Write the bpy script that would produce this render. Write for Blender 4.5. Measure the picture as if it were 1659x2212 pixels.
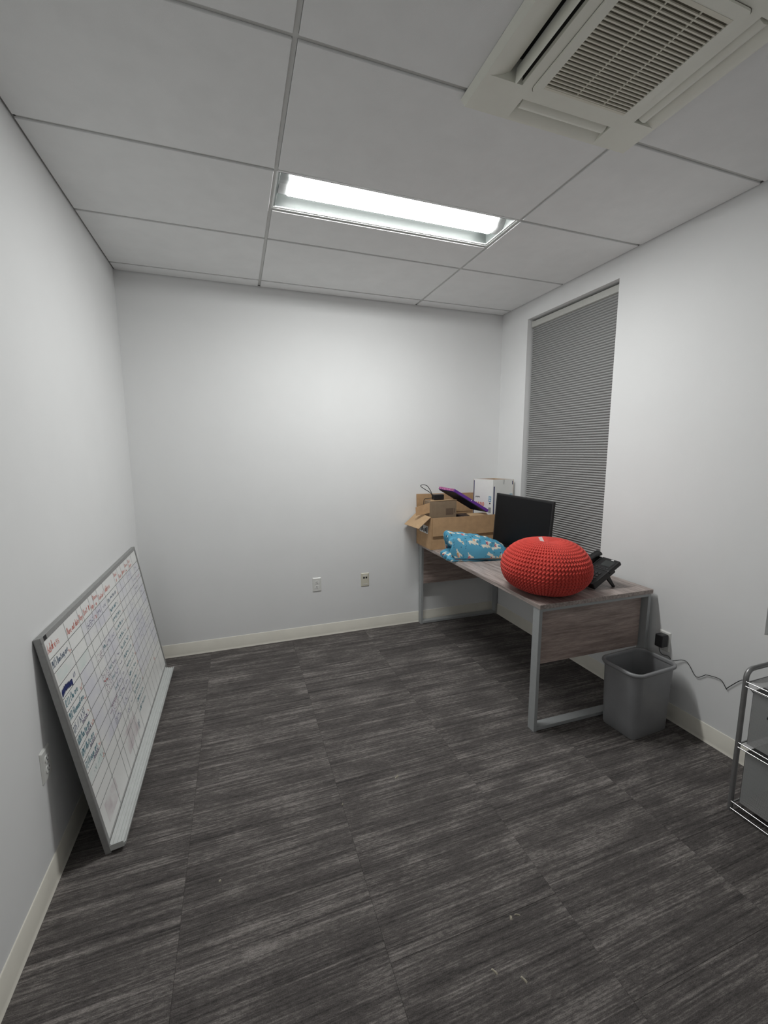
import bpy, bmesh, math, random
import numpy as np
from mathutils import Vector, Matrix

random.seed(4)
SC = bpy.context.scene
COL = SC.collection
for o in list(bpy.data.objects):
    bpy.data.objects.remove(o)

# ------------------------------------------------------------------ camera, world, exposure
W, H, YF = 2.955, 2.698, -3.80          # room width, ceiling height, front wall
GA, GB, R0, MOD = 0.9064, 2.1256, -0.1256, 0.6096


def rotcam(y, p, r):
    cy, sy, cp, sp = math.cos(y), math.sin(y), math.cos(p), math.sin(p)
    f = Vector((sy*cp, cy*cp, sp)); rt = Vector((cy, -sy, 0)); up = rt.cross(f)
    a, b = math.cos(r), math.sin(r)
    return rt*a+up*b, up*a-rt*b, f


cam = bpy.data.cameras.new('camera')
cam.sensor_fit = 'HORIZONTAL'; cam.sensor_width = 36.0; cam.lens = 914.41/1659*36.0
cam.clip_start = 0.02
camo = bpy.data.objects.new('camera', cam); COL.objects.link(camo)
_r, _u, _f = rotcam(0.3352, -0.1429, -0.0036)
camo.matrix_world = Matrix(((_r.x, _u.x, -_f.x, 0.6837), (_r.y, _u.y, -_f.y, -3.3457),
                            (_r.z, _u.z, -_f.z, 1.5237), (0, 0, 0, 1)))
SC.camera = camo

wd = bpy.data.worlds.new('World'); SC.world = wd; wd.use_nodes = True
wd.node_tree.nodes['Background'].inputs[0].default_value = (0.02, 0.025, 0.04, 1)
wd.node_tree.nodes['Background'].inputs[1].default_value = 0.3
SC.view_settings.view_transform = 'Standard'
SC.view_settings.look = 'None'
SC.view_settings.gamma = 1.0
SC.view_settings.use_curve_mapping = False
SC.view_settings.exposure = 1.09
LAMP = 44.5


# ------------------------------------------------------------------ materials
def lin(c):
    c = c/255.0
    return c/12.92 if c <= 0.04045 else ((c+0.055)/1.055)**2.4


def rgb(r, g, b):
    return (lin(r), lin(g), lin(b), 1)


class NT:
    def __init__(s, name):
        s.m = bpy.data.materials.new(name); s.m.use_nodes = True
        s.t = s.m.node_tree; s.b = s.t.nodes['Principled BSDF']

    def n(s, typ, **kw):
        nd = s.t.nodes.new(typ)
        for k, v in kw.items():
            if k.startswith('i_'):
                key = k[2:]
                nd.inputs[int(key) if key.isdigit() else key].default_value = v
            else:
                setattr(nd, k, v)
        return nd

    def l(s, a, b):
        s.t.links.new(a, b)

    def coord(s, kind='Object', scale=(1, 1, 1), rnd=False):
        tc = s.n('ShaderNodeTexCoord'); mp = s.n('ShaderNodeMapping')
        mp.inputs['Scale'].default_value = scale
        src = tc.outputs[kind]
        if rnd:
            oi = s.n('ShaderNodeObjectInfo'); mu = s.n('ShaderNodeMath', operation='MULTIPLY'); mu.inputs[1].default_value = 37.3
            s.l(oi.outputs['Random'], mu.inputs[0])
            ad = s.n('ShaderNodeVectorMath', operation='ADD'); s.l(src, ad.inputs[0]); s.l(mu.outputs[0], ad.inputs[1]); src = ad.outputs[0]
        s.l(src, mp.inputs['Vector'])
        return mp.outputs[0]

    def noise(s, vec, scale, detail=3, rough=0.55):
        nd = s.n('ShaderNodeTexNoise'); nd.inputs['Scale'].default_value = scale
        nd.inputs['Detail'].default_value = detail; nd.inputs['Roughness'].default_value = rough
        s.l(vec, nd.inputs['Vector']); return nd.outputs['Fac']

    def ramp(s, fac, stops):
        r = s.n('ShaderNodeValToRGB'); e = r.color_ramp.elements
        while len(e) < len(stops): e.new(0.5)
        for el, (p, c) in zip(e, stops): el.position = p; el.color = c
        s.l(fac, r.inputs[0]); return r.outputs[0]

    def bump(s, h, strength=0.2, dist=0.002):
        b = s.n('ShaderNodeBump'); b.inputs['Strength'].default_value = strength; b.inputs['Distance'].default_value = dist
        s.l(h, b.inputs['Height']); s.l(b.outputs[0], s.b.inputs['Normal'])

    def mixc(s, a, b, fac, mode='MIX'):
        m = s.n('ShaderNodeMix', data_type='RGBA', blend_type=mode)
        for sock, v in ((m.inputs[6], a), (m.inputs[7], b), (m.inputs[0], fac)):
            if hasattr(v, 'is_linked'): s.l(v, sock)
            else: sock.default_value = v
        return m.outputs[2]


def plain(name, col, rough=0.5, metal=0.0, spec=0.5, vary=0.06, vscale=40, bump=0.0, bscale=300):
    n = NT(name)
    v = n.coord()
    f = n.noise(v, vscale)
    lo = tuple(c*(1-vary) for c in col[:3])+(1,); hi = tuple(min(1, c*(1+vary)) for c in col[:3])+(1,)
    n.l(n.ramp(f, [(0.3, lo), (0.7, hi)]), n.b.inputs['Base Color'])
    n.b.inputs['Roughness'].default_value = rough; n.b.inputs['Metallic'].default_value = metal
    n.b.inputs['Specular IOR Level'].default_value = spec
    if bump: n.bump(n.noise(v, bscale, 2), bump, 0.001)
    return n.m


M = {}
M['wall'] = plain('wall_paint', (0.872, 0.876, 0.876, 1), 0.75, vary=0.012, vscale=3, bump=0.06, bscale=260)
M['base'] = plain('vinyl_baseboard', (0.83, 0.80, 0.715, 1), 0.45, vary=0.03, vscale=8)
M['jambpaint'] = plain('reveal_paint', (0.885, 0.89, 0.89, 1), 0.7, vary=0.01, vscale=3)
M['tee'] = plain('grid_enamel', (0.62, 0.62, 0.60, 1), 0.5, vary=0.02)
M['angle'] = plain('shaded_wall_angle', (0.28, 0.28, 0.27, 1), 0.5, vary=0.02)  # shadow gap along the walls darkened into the trim colour
M['lampdim'] = plain('dimmed_lamp_housing', (0.125, 0.14, 0.135, 1), 0.4, vary=0.01)  # white housing darkened in colour so the diffuser's light doesn't wash it out
M['lamptrim'] = plain('lamp_trim_enamel', (0.86, 0.88, 0.86, 1), 0.4, vary=0.01)
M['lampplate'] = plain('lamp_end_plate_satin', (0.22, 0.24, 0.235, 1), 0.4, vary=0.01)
M['lampend'] = plain('lamp_end_plastic', (0.55, 0.56, 0.56, 1), 0.5, vary=0.01)
M['ac'] = plain('aged_ivory_plastic', (0.86, 0.86, 0.775, 1), 0.45, vary=0.02, vscale=12)
M['acgrille'] = plain('yellowed_grille_plastic', (0.80, 0.775, 0.665, 1), 0.5, vary=0.04, vscale=14)
M['acdark'] = plain('dark_duct', (0.03, 0.03, 0.028, 1), 0.8)
M['acslot'] = plain('grille_filter', (0.17, 0.155, 0.12, 1), 0.9)
M['blindrail'] = plain('blind_headrail_metal', (0.55, 0.55, 0.52, 1), 0.4, vary=0.02)
M['blind'] = plain('pleated_shade_fabric', (0.37, 0.37, 0.368, 1), 0.85, vary=0.02, vscale=60)
M['winframe'] = plain('window_frame_metal', (0.25, 0.25, 0.25, 1), 0.4)
M['plate'] = plain('outlet_white_plastic', (0.80, 0.80, 0.77, 1), 0.35, vary=0.01)
M['plateivory'] = plain('jack_ivory_plastic', (0.72, 0.69, 0.58, 1), 0.4, vary=0.01)
M['hole'] = plain('socket_slot_dark', (0.01, 0.01, 0.012, 1), 0.6)
M['alum'] = plain('board_frame_aluminium', (0.34, 0.34, 0.335, 1), 0.42, metal=0.35, vary=0.05, vscale=60)
M['trayalum'] = plain('tray_aluminium', (0.60, 0.615, 0.605, 1), 0.42, metal=0.05, vary=0.04, vscale=30)
M['black'] = plain('black_plastic', (0.012, 0.012, 0.013, 1), 0.42, vary=0.1)
M['blackgloss'] = plain('monitor_screen_black', (0.008, 0.008, 0.009, 1), 0.35, spec=0.22, vary=0.02)
M['keygrey'] = plain('phone_key_charcoal', (0.03, 0.03, 0.032, 1), 0.5)
M['screen'] = plain('phone_lcd_dark', (0.045, 0.05, 0.05, 1), 0.2)
M['silver'] = plain('small_silver_badge', (0.75, 0.75, 0.75, 1), 0.3)
M['deskmetal'] = plain('grey_powder_coat', (0.40, 0.415, 0.42, 1), 0.48, metal=0.1, vary=0.03, bump=0.05, bscale=900)
M['bin'] = plain('grey_bin_plastic', (0.26, 0.262, 0.27, 1), 0.38, vary=0.06, vscale=10, bump=0.05, bscale=700)
M['cartpost'] = plain('cart_silver_tube', (0.30, 0.30, 0.30, 1), 0.35, metal=0.6)
M['chrome'] = plain('chrome_rail', (0.50, 0.50, 0.50, 1), 0.22, metal=1.0, vary=0.01)
M['card'] = plain('corrugated_cardboard', (0.50, 0.315, 0.17, 1), 0.8, vary=0.08, vscale=25)
M['cardlight'] = plain('cardboard_inner_flap', (0.52, 0.35, 0.20, 1), 0.8, vary=0.06, vscale=25)
M['carddull'] = plain('dull_brown_carton', (0.28, 0.205, 0.135, 1), 0.8, vary=0.08, vscale=25)
M['cardprint'] = plain('carton_brown_print', (0.16, 0.11, 0.075, 1), 0.8)
M['whitecard'] = plain('white_coated_carton', (0.86, 0.855, 0.83, 1), 0.55, vary=0.01)
M['navy'] = plain('navy_print', (0.015, 0.018, 0.11, 1), 0.5)
M['redprint'] = plain('orange_red_print', (0.75, 0.16, 0.10, 1), 0.5)
M['blueprint'] = plain('sky_blue_print', (0.10, 0.32, 0.50, 1), 0.5)
M['inkblack'] = plain('black_ink', (0.02, 0.02, 0.025, 1), 0.6)
M['paper'] = plain('white_paper', (0.88, 0.88, 0.86, 1), 0.6, vary=0.01)
M['purple'] = plain('purple_case', (0.12, 0.03, 0.27, 1), 0.35, vary=0.1)
M['pink'] = plain('pink_foil_edge', (0.45, 0.15, 0.33, 1), 0.25, metal=0.4, vary=0.6, vscale=120)
M['folder'] = plain('dark_folder', (0.012, 0.016, 0.03, 1), 0.4)
M['cable'] = plain('black_cable_rubber', (0.014, 0.014, 0.015, 1), 0.5)
M['ired'] = plain('red_marker', (0.72, 0.15, 0.10, 1), 0.5)
M['iteal'] = plain('teal_marker', (0.055, 0.23, 0.30, 1), 0.5)
M['iblue'] = plain('slate_blue_marker', (0.06, 0.115, 0.21, 1), 0.5)
M['idark'] = plain('deep_blue_marker', (0.012, 0.03, 0.19, 1), 0.5)
M['ipurple'] = plain('purple_marker', (0.08, 0.055, 0.20, 1), 0.5)
M['imag'] = plain('plum_marker', (0.19, 0.06, 0.16, 1), 0.5)
M['ilight'] = plain('faded_teal_marker', (0.33, 0.50, 0.50, 1), 0.5)
M['gridink'] = plain('thin_black_grid_tape', (0.035, 0.035, 0.035, 1), 0.6)
M['lint'] = plain('pale_lint', (0.42, 0.385, 0.31, 1), 0.9)


def m_tile():
    n = NT('mineral_ceiling_tile'); v = n.coord(rnd=True)
    f = n.noise(v, 9, 4); g = n.noise(v, 420, 2)
    c = n.ramp(f, [(0.3, (0.86, 0.865, 0.86, 1)), (0.7, (0.90, 0.905, 0.90, 1))])
    n.l(c, n.b.inputs['Base Color']); n.b.inputs['Roughness'].default_value = 0.95
    n.bump(g, 0.25, 0.001); return n.m


def m_carpet():
    n = NT('streaked_loop_carpet')
    v1 = n.coord(scale=(0.50, 27, 1), rnd=True); v2 = n.coord(scale=(1.8, 125, 1), rnd=True); v3 = n.coord(scale=(1, 2.2, 1), rnd=True)
    v4 = n.coord(scale=(260, 430, 1)); v5 = n.coord(scale=(48, 190, 1), rnd=True)
    s1 = n.noise(v1, 1.6, 4, 0.62); s2 = n.noise(v2, 1.5, 3, 0.65); s3 = n.noise(v3, 4.2, 3)
    yarn = n.noise(v4, 1.0, 2, 0.7); s5 = n.noise(v5, 1.0, 2, 0.6)
    a = n.ramp(s1, [(0.30, (0, 0, 0, 1)), (0.70, (1, 1, 1, 1))])
    b = n.ramp(s2, [(0.34, (0, 0, 0, 1)), (0.70, (1, 1, 1, 1))])
    ab = n.mixc(a, b, 0.50)
    e = n.ramp(s5, [(0.30, (0, 0, 0, 1)), (0.70, (1, 1, 1, 1))])
    abe = n.mixc(ab, e, 0.26)
    c = n.ramp(s3, [(0.38, (0.66, 0.66, 0.66, 1)), (0.62, (1.0, 1.0, 1.0, 1))])
    abc = n.mixc(abe, c, 1.0, 'MULTIPLY')
    col = n.ramp(abc, [(0.08, (0.048, 0.044, 0.044, 1)), (0.42, (0.128, 0.1165, 0.112, 1)), (0.82, (0.34, 0.312, 0.295, 1))])
    y = n.ramp(yarn, [(0.25, (0.45, 0.45, 0.45, 1)), (0.75, (1.5, 1.5, 1.5, 1))])
    n.l(n.mixc(col, y, 0.75, 'MULTIPLY'), n.b.inputs['Base Color'])
    n.b.inputs['Roughness'].default_value = 1.0; n.b.inputs['Specular IOR Level'].default_value = 0.1
    n.bump(yarn, 0.5, 0.003); return n.m


def m_wood(name, scale, dark, mid, light):
    n = NT(name)
    v = n.coord(scale=scale); v2 = n.coord(scale=tuple(s*5 for s in scale)); v3 = n.coord(scale=tuple(s*0.35 for s in scale))
    d = n.noise(v3, 2.0, 2)
    w = n.n('ShaderNodeVectorMath', operation='SCALE'); w.inputs[3].default_value = 1.0
    f = n.noise(v, 2.6, 6, 0.62); g = n.noise(v2, 2.4, 3, 0.7)
    c = n.ramp(f, [(0.30, dark), (0.48, mid), (0.68, light)])
    gg = n.ramp(g, [(0.3, (0.62, 0.6, 0.6, 1)), (0.7, (1.25, 1.25, 1.25, 1))])
    dd = n.ramp(d, [(0.3, (0.8, 0.8, 0.8, 1)), (0.7, (1.15, 1.15, 1.15, 1))])
    c2 = n.mixc(c, gg, 0.6, 'MULTIPLY'); c3 = n.mixc(c2, dd, 0.7, 'MULTIPLY')
    n.l(c3, n.b.inputs['Base Color']); n.b.inputs['Roughness'].default_value = 0.42
    n.bump(g, 0.08, 0.001); return n.m


def m_board():
    n = NT('whiteboard_enamel'); v = n.coord(); f = n.noise(v, 5, 3)
    n.l(n.ramp(f, [(0.3, (0.88, 0.88, 0.865, 1)), (0.7, (0.92, 0.92, 0.90, 1))]), n.b.inputs['Base Color'])
    n.b.inputs['Roughness'].default_value = 0.35; return n.m


def m_smudge_tint(name, col, scale):
    n = NT(name); v = n.coord(); f = n.noise(v, scale, 3)
    n.l(n.ramp(f, [(0.35, (0.88, 0.88, 0.865, 1)), (0.65, col)]), n.b.inputs['Base Color'])
    n.b.inputs['Roughness'].default_value = 0.4; return n.m


def m_mesh():
    n = NT('fine_wire_mesh'); tc = n.n('ShaderNodeTexCoord'); sp = n.n('ShaderNodeSeparateXYZ')
    n.l(tc.outputs['Object'], sp.inputs[0])
    # two crossing sets of wires on the object's own y and z (x+y for the horizontal shelf)
    ad = n.n('ShaderNodeMath', operation='ADD'); n.l(sp.outputs[0], ad.inputs[0]); n.l(sp.outputs[2], ad.inputs[1])
    outs = []
    for src in (sp.outputs[1], ad.outputs[0]):
        mu = n.n('ShaderNodeMath', operation='MULTIPLY'); mu.inputs[1].default_value = 1/0.0034; n.l(src, mu.inputs[0])
        fr = n.n('ShaderNodeMath', operation='FRACT'); n.l(mu.outputs[0], fr.inputs[0])
        gt = n.n('ShaderNodeMath', operation='GREATER_THAN'); gt.inputs[1].default_value = 0.74; n.l(fr.outputs[0], gt.inputs[0]); outs.append(gt.outputs[0])
    mx = n.n('ShaderNodeMath', operation='MAXIMUM'); n.l(outs[0], mx.inputs[0]); n.l(outs[1], mx.inputs[1])
    n.l(mx.outputs[0], n.b.inputs['Alpha'])
    n.b.inputs['Base Color'].default_value = (0.50, 0.50, 0.50, 1); n.b.inputs['Roughness'].default_value = 0.5
    n.b.inputs['Metallic'].default_value = 0.0; return n.m


def m_emit(name, power):
    n = NT(name)
    n.b.inputs['Base Color'].default_value = (0.9, 0.9, 0.9, 1)
    n.b.inputs['Emission Color'].default_value = (0.985, 1.0, 0.985, 1); n.b.inputs['Emission Strength'].default_value = power
    return n.m


def m_attr(name, rough=0.8):
    n = NT(name); a = n.n('ShaderNodeAttribute'); a.attribute_name = 'Col'
    n.l(a.outputs['Color'], n.b.inputs['Base Color']); n.b.inputs['Roughness'].default_value = rough
    n.bump(n.noise(n.coord(), 600, 2), 0.15, 0.001); return n.m


def m_glass():
    n = NT('night_window_glass'); n.b.inputs['Base Color'].default_value = (0.9, 0.95, 0.95, 1)
    n.b.inputs['Transmission Weight'].default_value = 1.0; n.b.inputs['Roughness'].default_value = 0.02; return n.m


def m_yarn():
    n = NT('red_cotton_yarn'); v = n.coord(); f = n.noise(v, 260, 3); g = n.noise(v, 14, 3)
    c = n.ramp(f, [(0.25, (0.54, 0.050, 0.039, 1)), (0.75, (0.74, 0.092, 0.072, 1))])
    d = n.ramp(g, [(0.3, (0.92, 0.92, 0.92, 1)), (0.7, (1.06, 1.06, 1.06, 1))])
    n.l(n.mixc(c, d, 1.0, 'MULTIPLY'), n.b.inputs['Base Color']); n.b.inputs['Roughness'].default_value = 0.9
    n.b.inputs['Specular IOR Level'].default_value = 0.2
    n.b.inputs['Sheen Weight'].default_value = 0.15; n.bump(f, 0.3, 0.001); return n.m


M['tile'] = m_tile(); M['carpet'] = m_carpet(); M['board'] = m_board(); M['mesh'] = m_mesh()
M['emit'] = m_emit('lamp_diffuser_glow', LAMP); M['emitside'] = m_emit('lamp_diffuser_side_glow', LAMP*0.045); M['glass'] = m_glass(); M['yarn'] = m_yarn(); M['pillow'] = m_attr('printed_cotton')
WD, WM, WL = (0.18, 0.145, 0.132, 1), (0.37, 0.31, 0.285, 1), (0.55, 0.475, 0.445, 1)
M['woodtop'] = m_wood('driftwood_laminate_lengthwise', (26, 1.5, 26), WD, WM, WL)
M['woodend'] = m_wood('driftwood_laminate_crosswise', (1.7, 22, 22), (0.25, 0.19, 0.17, 1), (0.39, 0.305, 0.272, 1), (0.52, 0.42, 0.38, 1))
M['smteal'] = m_smudge_tint('wiped_teal_smudge', (0.72, 0.81, 0.78, 1), 9)
M['smgrey'] = m_smudge_tint('wiped_plum_smudge', (0.68, 0.60, 0.62, 1), 11)
M['tintlilac'] = m_smudge_tint('lilac_tint', (0.76, 0.755, 0.82, 1), 6)  # patchy lilac tint blended into the board white


# ------------------------------------------------------------------ mesh helpers
class MB:
    def __init__(s): s.v = []; s.f = []

    def add(s, vs, fs):
        o = len(s.v); s.v += [tuple(v) for v in vs]; s.f += [tuple(i+o for i in f) for f in fs]; return s

    def box(s, lo, hi):
        x0, y0, z0 = lo; x1, y1, z1 = hi
        return s.add([(x0, y0, z0), (x1, y0, z0), (x1, y1, z0), (x0, y1, z0), (x0, y0, z1), (x1, y0, z1), (x1, y1, z1), (x0, y1, z1)],
                     [(0, 3, 2, 1), (4, 5, 6, 7), (0, 1, 5, 4), (1, 2, 6, 5), (2, 3, 7, 6), (3, 0, 4, 7)])

    def hexa(s, p):                      # 8 points: bottom loop ccw, top loop ccw
        return s.add(p, [(0, 3, 2, 1), (4, 5, 6, 7), (0, 1, 5, 4), (1, 2, 6, 5), (2, 3, 7, 6), (3, 0, 4, 7)])

    def slab(s, q, t):                   # quad q thickened by t along its normal
        q = [Vector(a) for a in q]; n = (q[1]-q[0]).cross(q[3]-q[0]).normalized()*t
        return s.hexa([a for a in q]+[a+n for a in q])

    def tube(s, path, r, seg=10, caps=True):
        P = [Vector(p) for p in path]; n = len(P); rings = []
        t0 = (P[1]-P[0]).normalized(); ref = Vector((0, 0, 1)) if abs(t0.z) < 0.9 else Vector((1, 0, 0))
        nrm = t0.cross(ref).normalized()
        for i in range(n):
            t = (P[min(i+1, n-1)]-P[max(i-1, 0)]).normalized()
            nrm = (nrm-t*nrm.dot(t)).normalized(); b = t.cross(nrm)
            rr = r[i] if isinstance(r, (list, tuple)) else r
            rings.append([P[i]+(nrm*math.cos(a)+b*math.sin(a))*rr for a in [2*math.pi*k/seg for k in range(seg)]])
        return s.loft(rings, caps)

    def loft(s, rings, caps=True, closed=True):
        m = len(rings[0]); vs = [p for r in rings for p in r]; fs = []
        for i in range(len(rings)-1):
            for k in range(m if closed else m-1):
                a = i*m+k; b = i*m+(k+1) % m
                fs.append((a, b, b+m, a+m))
        if caps: fs += [tuple(reversed(range(m))), tuple(range((len(rings)-1)*m, len(rings)*m))]
        return s.add(vs, fs)

    def prism(s, prof, axis, lo, hi):    # 2D closed profile extruded along an axis (0,1,2)
        def pt(a, b, t):
            return ((t, a, b), (a, t, b), (a, b, t))[axis]
        return s.loft([[pt(a, b, lo) for a, b in prof], [pt(a, b, hi) for a, b in prof]])

    def build(s, name, mat, parent=None, smooth=None, bevel=0.0, seg=2):
        me = bpy.data.meshes.new(name); me.from_pydata(s.v, [], s.f); me.validate()
        bm = bmesh.new(); bm.from_mesh(me); bmesh.ops.recalc_face_normals(bm, faces=bm.faces); bm.to_mesh(me); bm.free()
        return link(name, me, mat, parent, smooth, bevel, seg)


def link(name, me, mat, parent=None, smooth=None, bevel=0.0, seg=2):
    if mat and not me.materials: me.materials.append(M[mat] if isinstance(mat, str) else mat)
    if smooth is not None:
        me.polygons.foreach_set('use_smooth', [True]*len(me.polygons)); me.set_sharp_from_angle(angle=math.radians(smooth))
    o = bpy.data.objects.new(name, me); COL.objects.link(o)
    if parent: o.parent = parent
    if bevel:
        md = o.modifiers.new('bevel', 'BEVEL'); md.width = bevel; md.segments = seg; md.limit_method = 'ANGLE'; md.angle_limit = 0.6
    return o


def tag(o, label, cat, group=None):
    o['label'] = label; o['category'] = cat
    if group: o['group'] = group
    return o


def thing(name, label, cat, loc=(0, 0, 0), rz=0.0, group=None, mw=None):
    o = bpy.data.objects.new(name, None); COL.objects.link(o); o.empty_display_size = 0.05
    if mw is not None: o.matrix_world = mw
    else: o.location = loc; o.rotation_euler = (0, 0, rz)
    return tag(o, label, cat, group)


def struct(o): o['kind'] = 'structure'; return o


def box(name, lo, hi, mat, parent=None, bevel=0.0): return MB().box(lo, hi).build(name, mat, parent, bevel=bevel)


def rounded(hx, hy, r, seg=6):
    out = []
    for cx, cy, a0 in ((hx-r, hy-r, 0), (-hx+r, hy-r, 90), (-hx+r, -hy+r, 180), (hx-r, -hy+r, 270)):
        for k in range(seg+1):
            a = math.radians(a0+90*k/seg); out.append((cx+r*math.cos(a), cy+r*math.sin(a)))
    return out


def smoothpath(P, sub=8):
    P = [Vector(p) for p in P]; out = []
    for i in range(len(P)-1):
        a = P[max(i-1, 0)]; b = P[i]; c = P[i+1]; d = P[min(i+2, len(P)-1)]
        for k in range(sub):
            t = k/sub
            out.append(0.5*((2*b)+(c-a)*t+(2*a-5*b+4*c-d)*t*t+(3*b-a-3*c+d)*t**3))
    out.append(P[-1]); return out


def text_mesh(mb, txt, x, y, z, size, width=None, shear=0.0, skew=0.0):
    cu = bpy.data.curves.new('lettering', 'FONT'); cu.body = txt; cu.size = size; cu.shear = shear; cu.resolution_u = 2
    ob = bpy.data.objects.new('lettering', cu); COL.objects.link(ob)
    dg = bpy.context.evaluated_depsgraph_get(); me = bpy.data.meshes.new_from_object(ob.evaluated_get(dg))
    vs = [v.co.copy() for v in me.vertices]; fs = [tuple(p.vertices) for p in me.polygons]
    bpy.data.objects.remove(ob); bpy.data.curves.remove(cu); bpy.data.meshes.remove(me)
    if not vs: return
    w = max(v.x for v in vs); k = (width/w) if width else 1.0
    mb.add([(x+v.x*k, y+v.y+skew*v.x*k, z) for v in vs], fs)


def ribbon(mb, pts, w, z):
    n = len(pts); vs = []
    for i, (x, y) in enumerate(pts):
        a = pts[max(i-1, 0)]; b = pts[min(i+1, n-1)]; dx, dy = b[0]-a[0], b[1]-a[1]; L = math.hypot(dx, dy) or 1
        vs += [(x-dy/L*w/2, y+dx/L*w/2, z), (x+dy/L*w/2, y-dx/L*w/2, z)]
    mb.add(vs, [(2*i, 2*i+1, 2*i+3, 2*i+2) for i in range(n-1)])


def squiggle(mb, u0, u1, v, h, w=0.0022, z=0.0008, step=0.006, gap=0.18):
    """marker handwriting: short words of up and down strokes"""
    u = u0; pts = []
    while u < u1:
        if pts and random.random() < gap:
            if len(pts) > 1: ribbon(mb, pts, w, z)
            pts = []; u += step*1.2; continue
        pts.append((u, v+random.uniform(-0.5, 0.5)*h)); u += step*random.uniform(0.25, 0.7)
    if len(pts) > 1: ribbon(mb, pts, w, z)


# ------------------------------------------------------------------ room shell
T = 0.12
fl = struct(box('floor', (-T, YF-T, -0.15), (W+T, T, -0.006), 'hole'))
struct(box('wall_back', (-T, 0, -0.006), (W+T, T, H+0.2), 'wall'))
struct(box('wall_left', (-T, YF, -0.006), (0, 0, H+0.2), 'wall'))
struct(box('wall_front', (-T, YF-T, -0.006), (W+T, YF, H+0.2), 'wall'))
WINS = [(-0.349, -1.214), (-2.170, -3.035)]; WZ0, WZ1 = 0.668, 2.564
RT = 0.16
mb = MB().box((W, YF, -0.006), (W+RT, 0, WZ0)).box((W, YF, WZ1), (W+RT, 0, H+0.2))
ys = [YF, WINS[1][1], WINS[1][0], WINS[0][1], WINS[0][0], 0]
for a, b in ((0, 1), (2, 3), (4, 5)): mb.box((W, ys[a], WZ0), (W+RT, ys[b], WZ1))
struct(mb.build('wall_right', 'wall'))
# carpet tiles, two foot square, brick-laid along the room's depth; cut pieces at the walls
tm = {}
SX = [0.0, 0.439, 1.0486, 1.6582, 2.2678, 2.8774, W]
for c in range(len(SX)-1):
    off = -1.125 if c % 2 == 0 else -1.434
    y = off+MOD*3
    while y > YF:
        y1, y0 = min(y, 0.0), max(y-MOD, YF); y -= MOD
        if y1-y0 < 0.005: continue
        w, d = SX[c+1]-SX[c], y1-y0
        k = (round(w, 3), round(d, 3))
        if k not in tm:
            q = MB().box((-w/2+0.0002, -d/2+0.0002, -0.006), (w/2-0.0002, d/2-0.0002, 0.0))
            o = q.build('carpet_tile', 'carpet', fl, bevel=0.0007, seg=1); tm[k] = o
        else:
            o = tm[k].copy(); COL.objects.link(o); o.parent = fl
        o.location = ((SX[c]+SX[c+1])/2, (y0+y1)/2, 0)

# baseboards: rubber cove base with a lip at the top and a toe at the floor
HB = 0.097
prof = [(0, 0), (0.011, 0), (0.0085, 0.006), (0.0055, 0.016), (0.005, HB-0.003), (0.003, HB), (0, HB)]
for nm, ax, sgn, at_, lo, hi in (('baseboard_back', 0, -1, 0.0, 0.0, W), ('baseboard_left', 1, 1, 0.0, YF, -0.011), ('baseboard_right', 1, -1, W, YF, -0.011), ('baseboard_front', 0, 1, YF, 0.011, W-0.011)):
    struct(MB().prism([(at_+sgn*a, b) for a, b in prof], ax, lo, hi).build(nm, 'base', smooth=35))

# ceiling: slab, lay-in tiles with reveal edges, narrow grid bars
ce = struct(box('ceiling', (-T, YF-T, H+0.16), (W+T+0.05, T, H+0.25), 'acdark'))
rows = [0.0]+[R0-MOD*k for k in range(8)]; rows = [r for r in rows if r > YF]+[YF]
cols = [0.0, GA, GB, W]; HALF = R0-MOD*2+MOD/2
TW = 0.0075


def ctile(x0, x1, y0, y1):
    e = 0.0012; x0 += TW+e; x1 -= TW+e; y0 += TW+e; y1 -= TW+e
    if y1-y0 < 0.01: return
    MB().box((x0, y0, H-0.007), (x1, y1, H+0.011)).build('ceiling_tile', 'tile', ce, bevel=0.0015, seg=1)


AC = (1.468, 2.165, -2.577, -1.929)      # cassette panel
for c in range(3):
    for r in range(len(rows)-1):
        x0, x1, y1, y0 = cols[c], cols[c+1], rows[r], rows[r+1]
        if c == 1 and abs(y1-(R0-MOD)) < 0.01:
            ctile(x0, x1, HALF, y1); continue                # the lamp takes the other half
        if c == 1 and abs(y1-(R0-MOD*3)) < 0.01:
            ctile(x0, 1.49+TW, y0, y1); continue             # cut beside the air conditioner
        if c == 2 and abs(y1-(R0-MOD*3)) < 0.01:
            ctile(2.15-TW, x1, y0, y1); continue
        ctile(x0, x1, y0, y1)


def bar(lo, hi): box('grid_bar', lo, hi, 'tee', ce)


for x in (GA, GB):
    if x == GB:
        bar((x-TW, -1.90, H), (x+TW, 0, H+0.012)); bar((x-TW, YF, H), (x+TW, -2.60, H+0.012))
    else: bar((x-TW, YF, H), (x+TW, 0, H+0.012))
for r in rows[1:-1]:
    for c in range(3):
        xa, xb = cols[c]+TW, cols[c+1]-TW
        if c == 1 and abs(r-(R0-MOD*3)) < 0.01: xb = 1.49
        if c == 2 and abs(r-(R0-MOD*3)) < 0.01: xa = 2.15
        bar((xa, r-TW, H), (xb, r+TW, H+0.012))
bar((GA+TW, HALF-TW, H), (GB-TW, HALF+TW, H+0.012))
for lo, hi in (((0, YF, H), (TW*2, 0, H+0.012)), ((W-TW*2, YF, H), (W, 0, H+0.012)), ((0, -TW*2, H), (W, 0, H+0.012)), ((0, YF, H), (W, YF+TW*2, H+0.012))):
    box('wall_angle', lo, hi, 'angle', ce)

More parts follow.
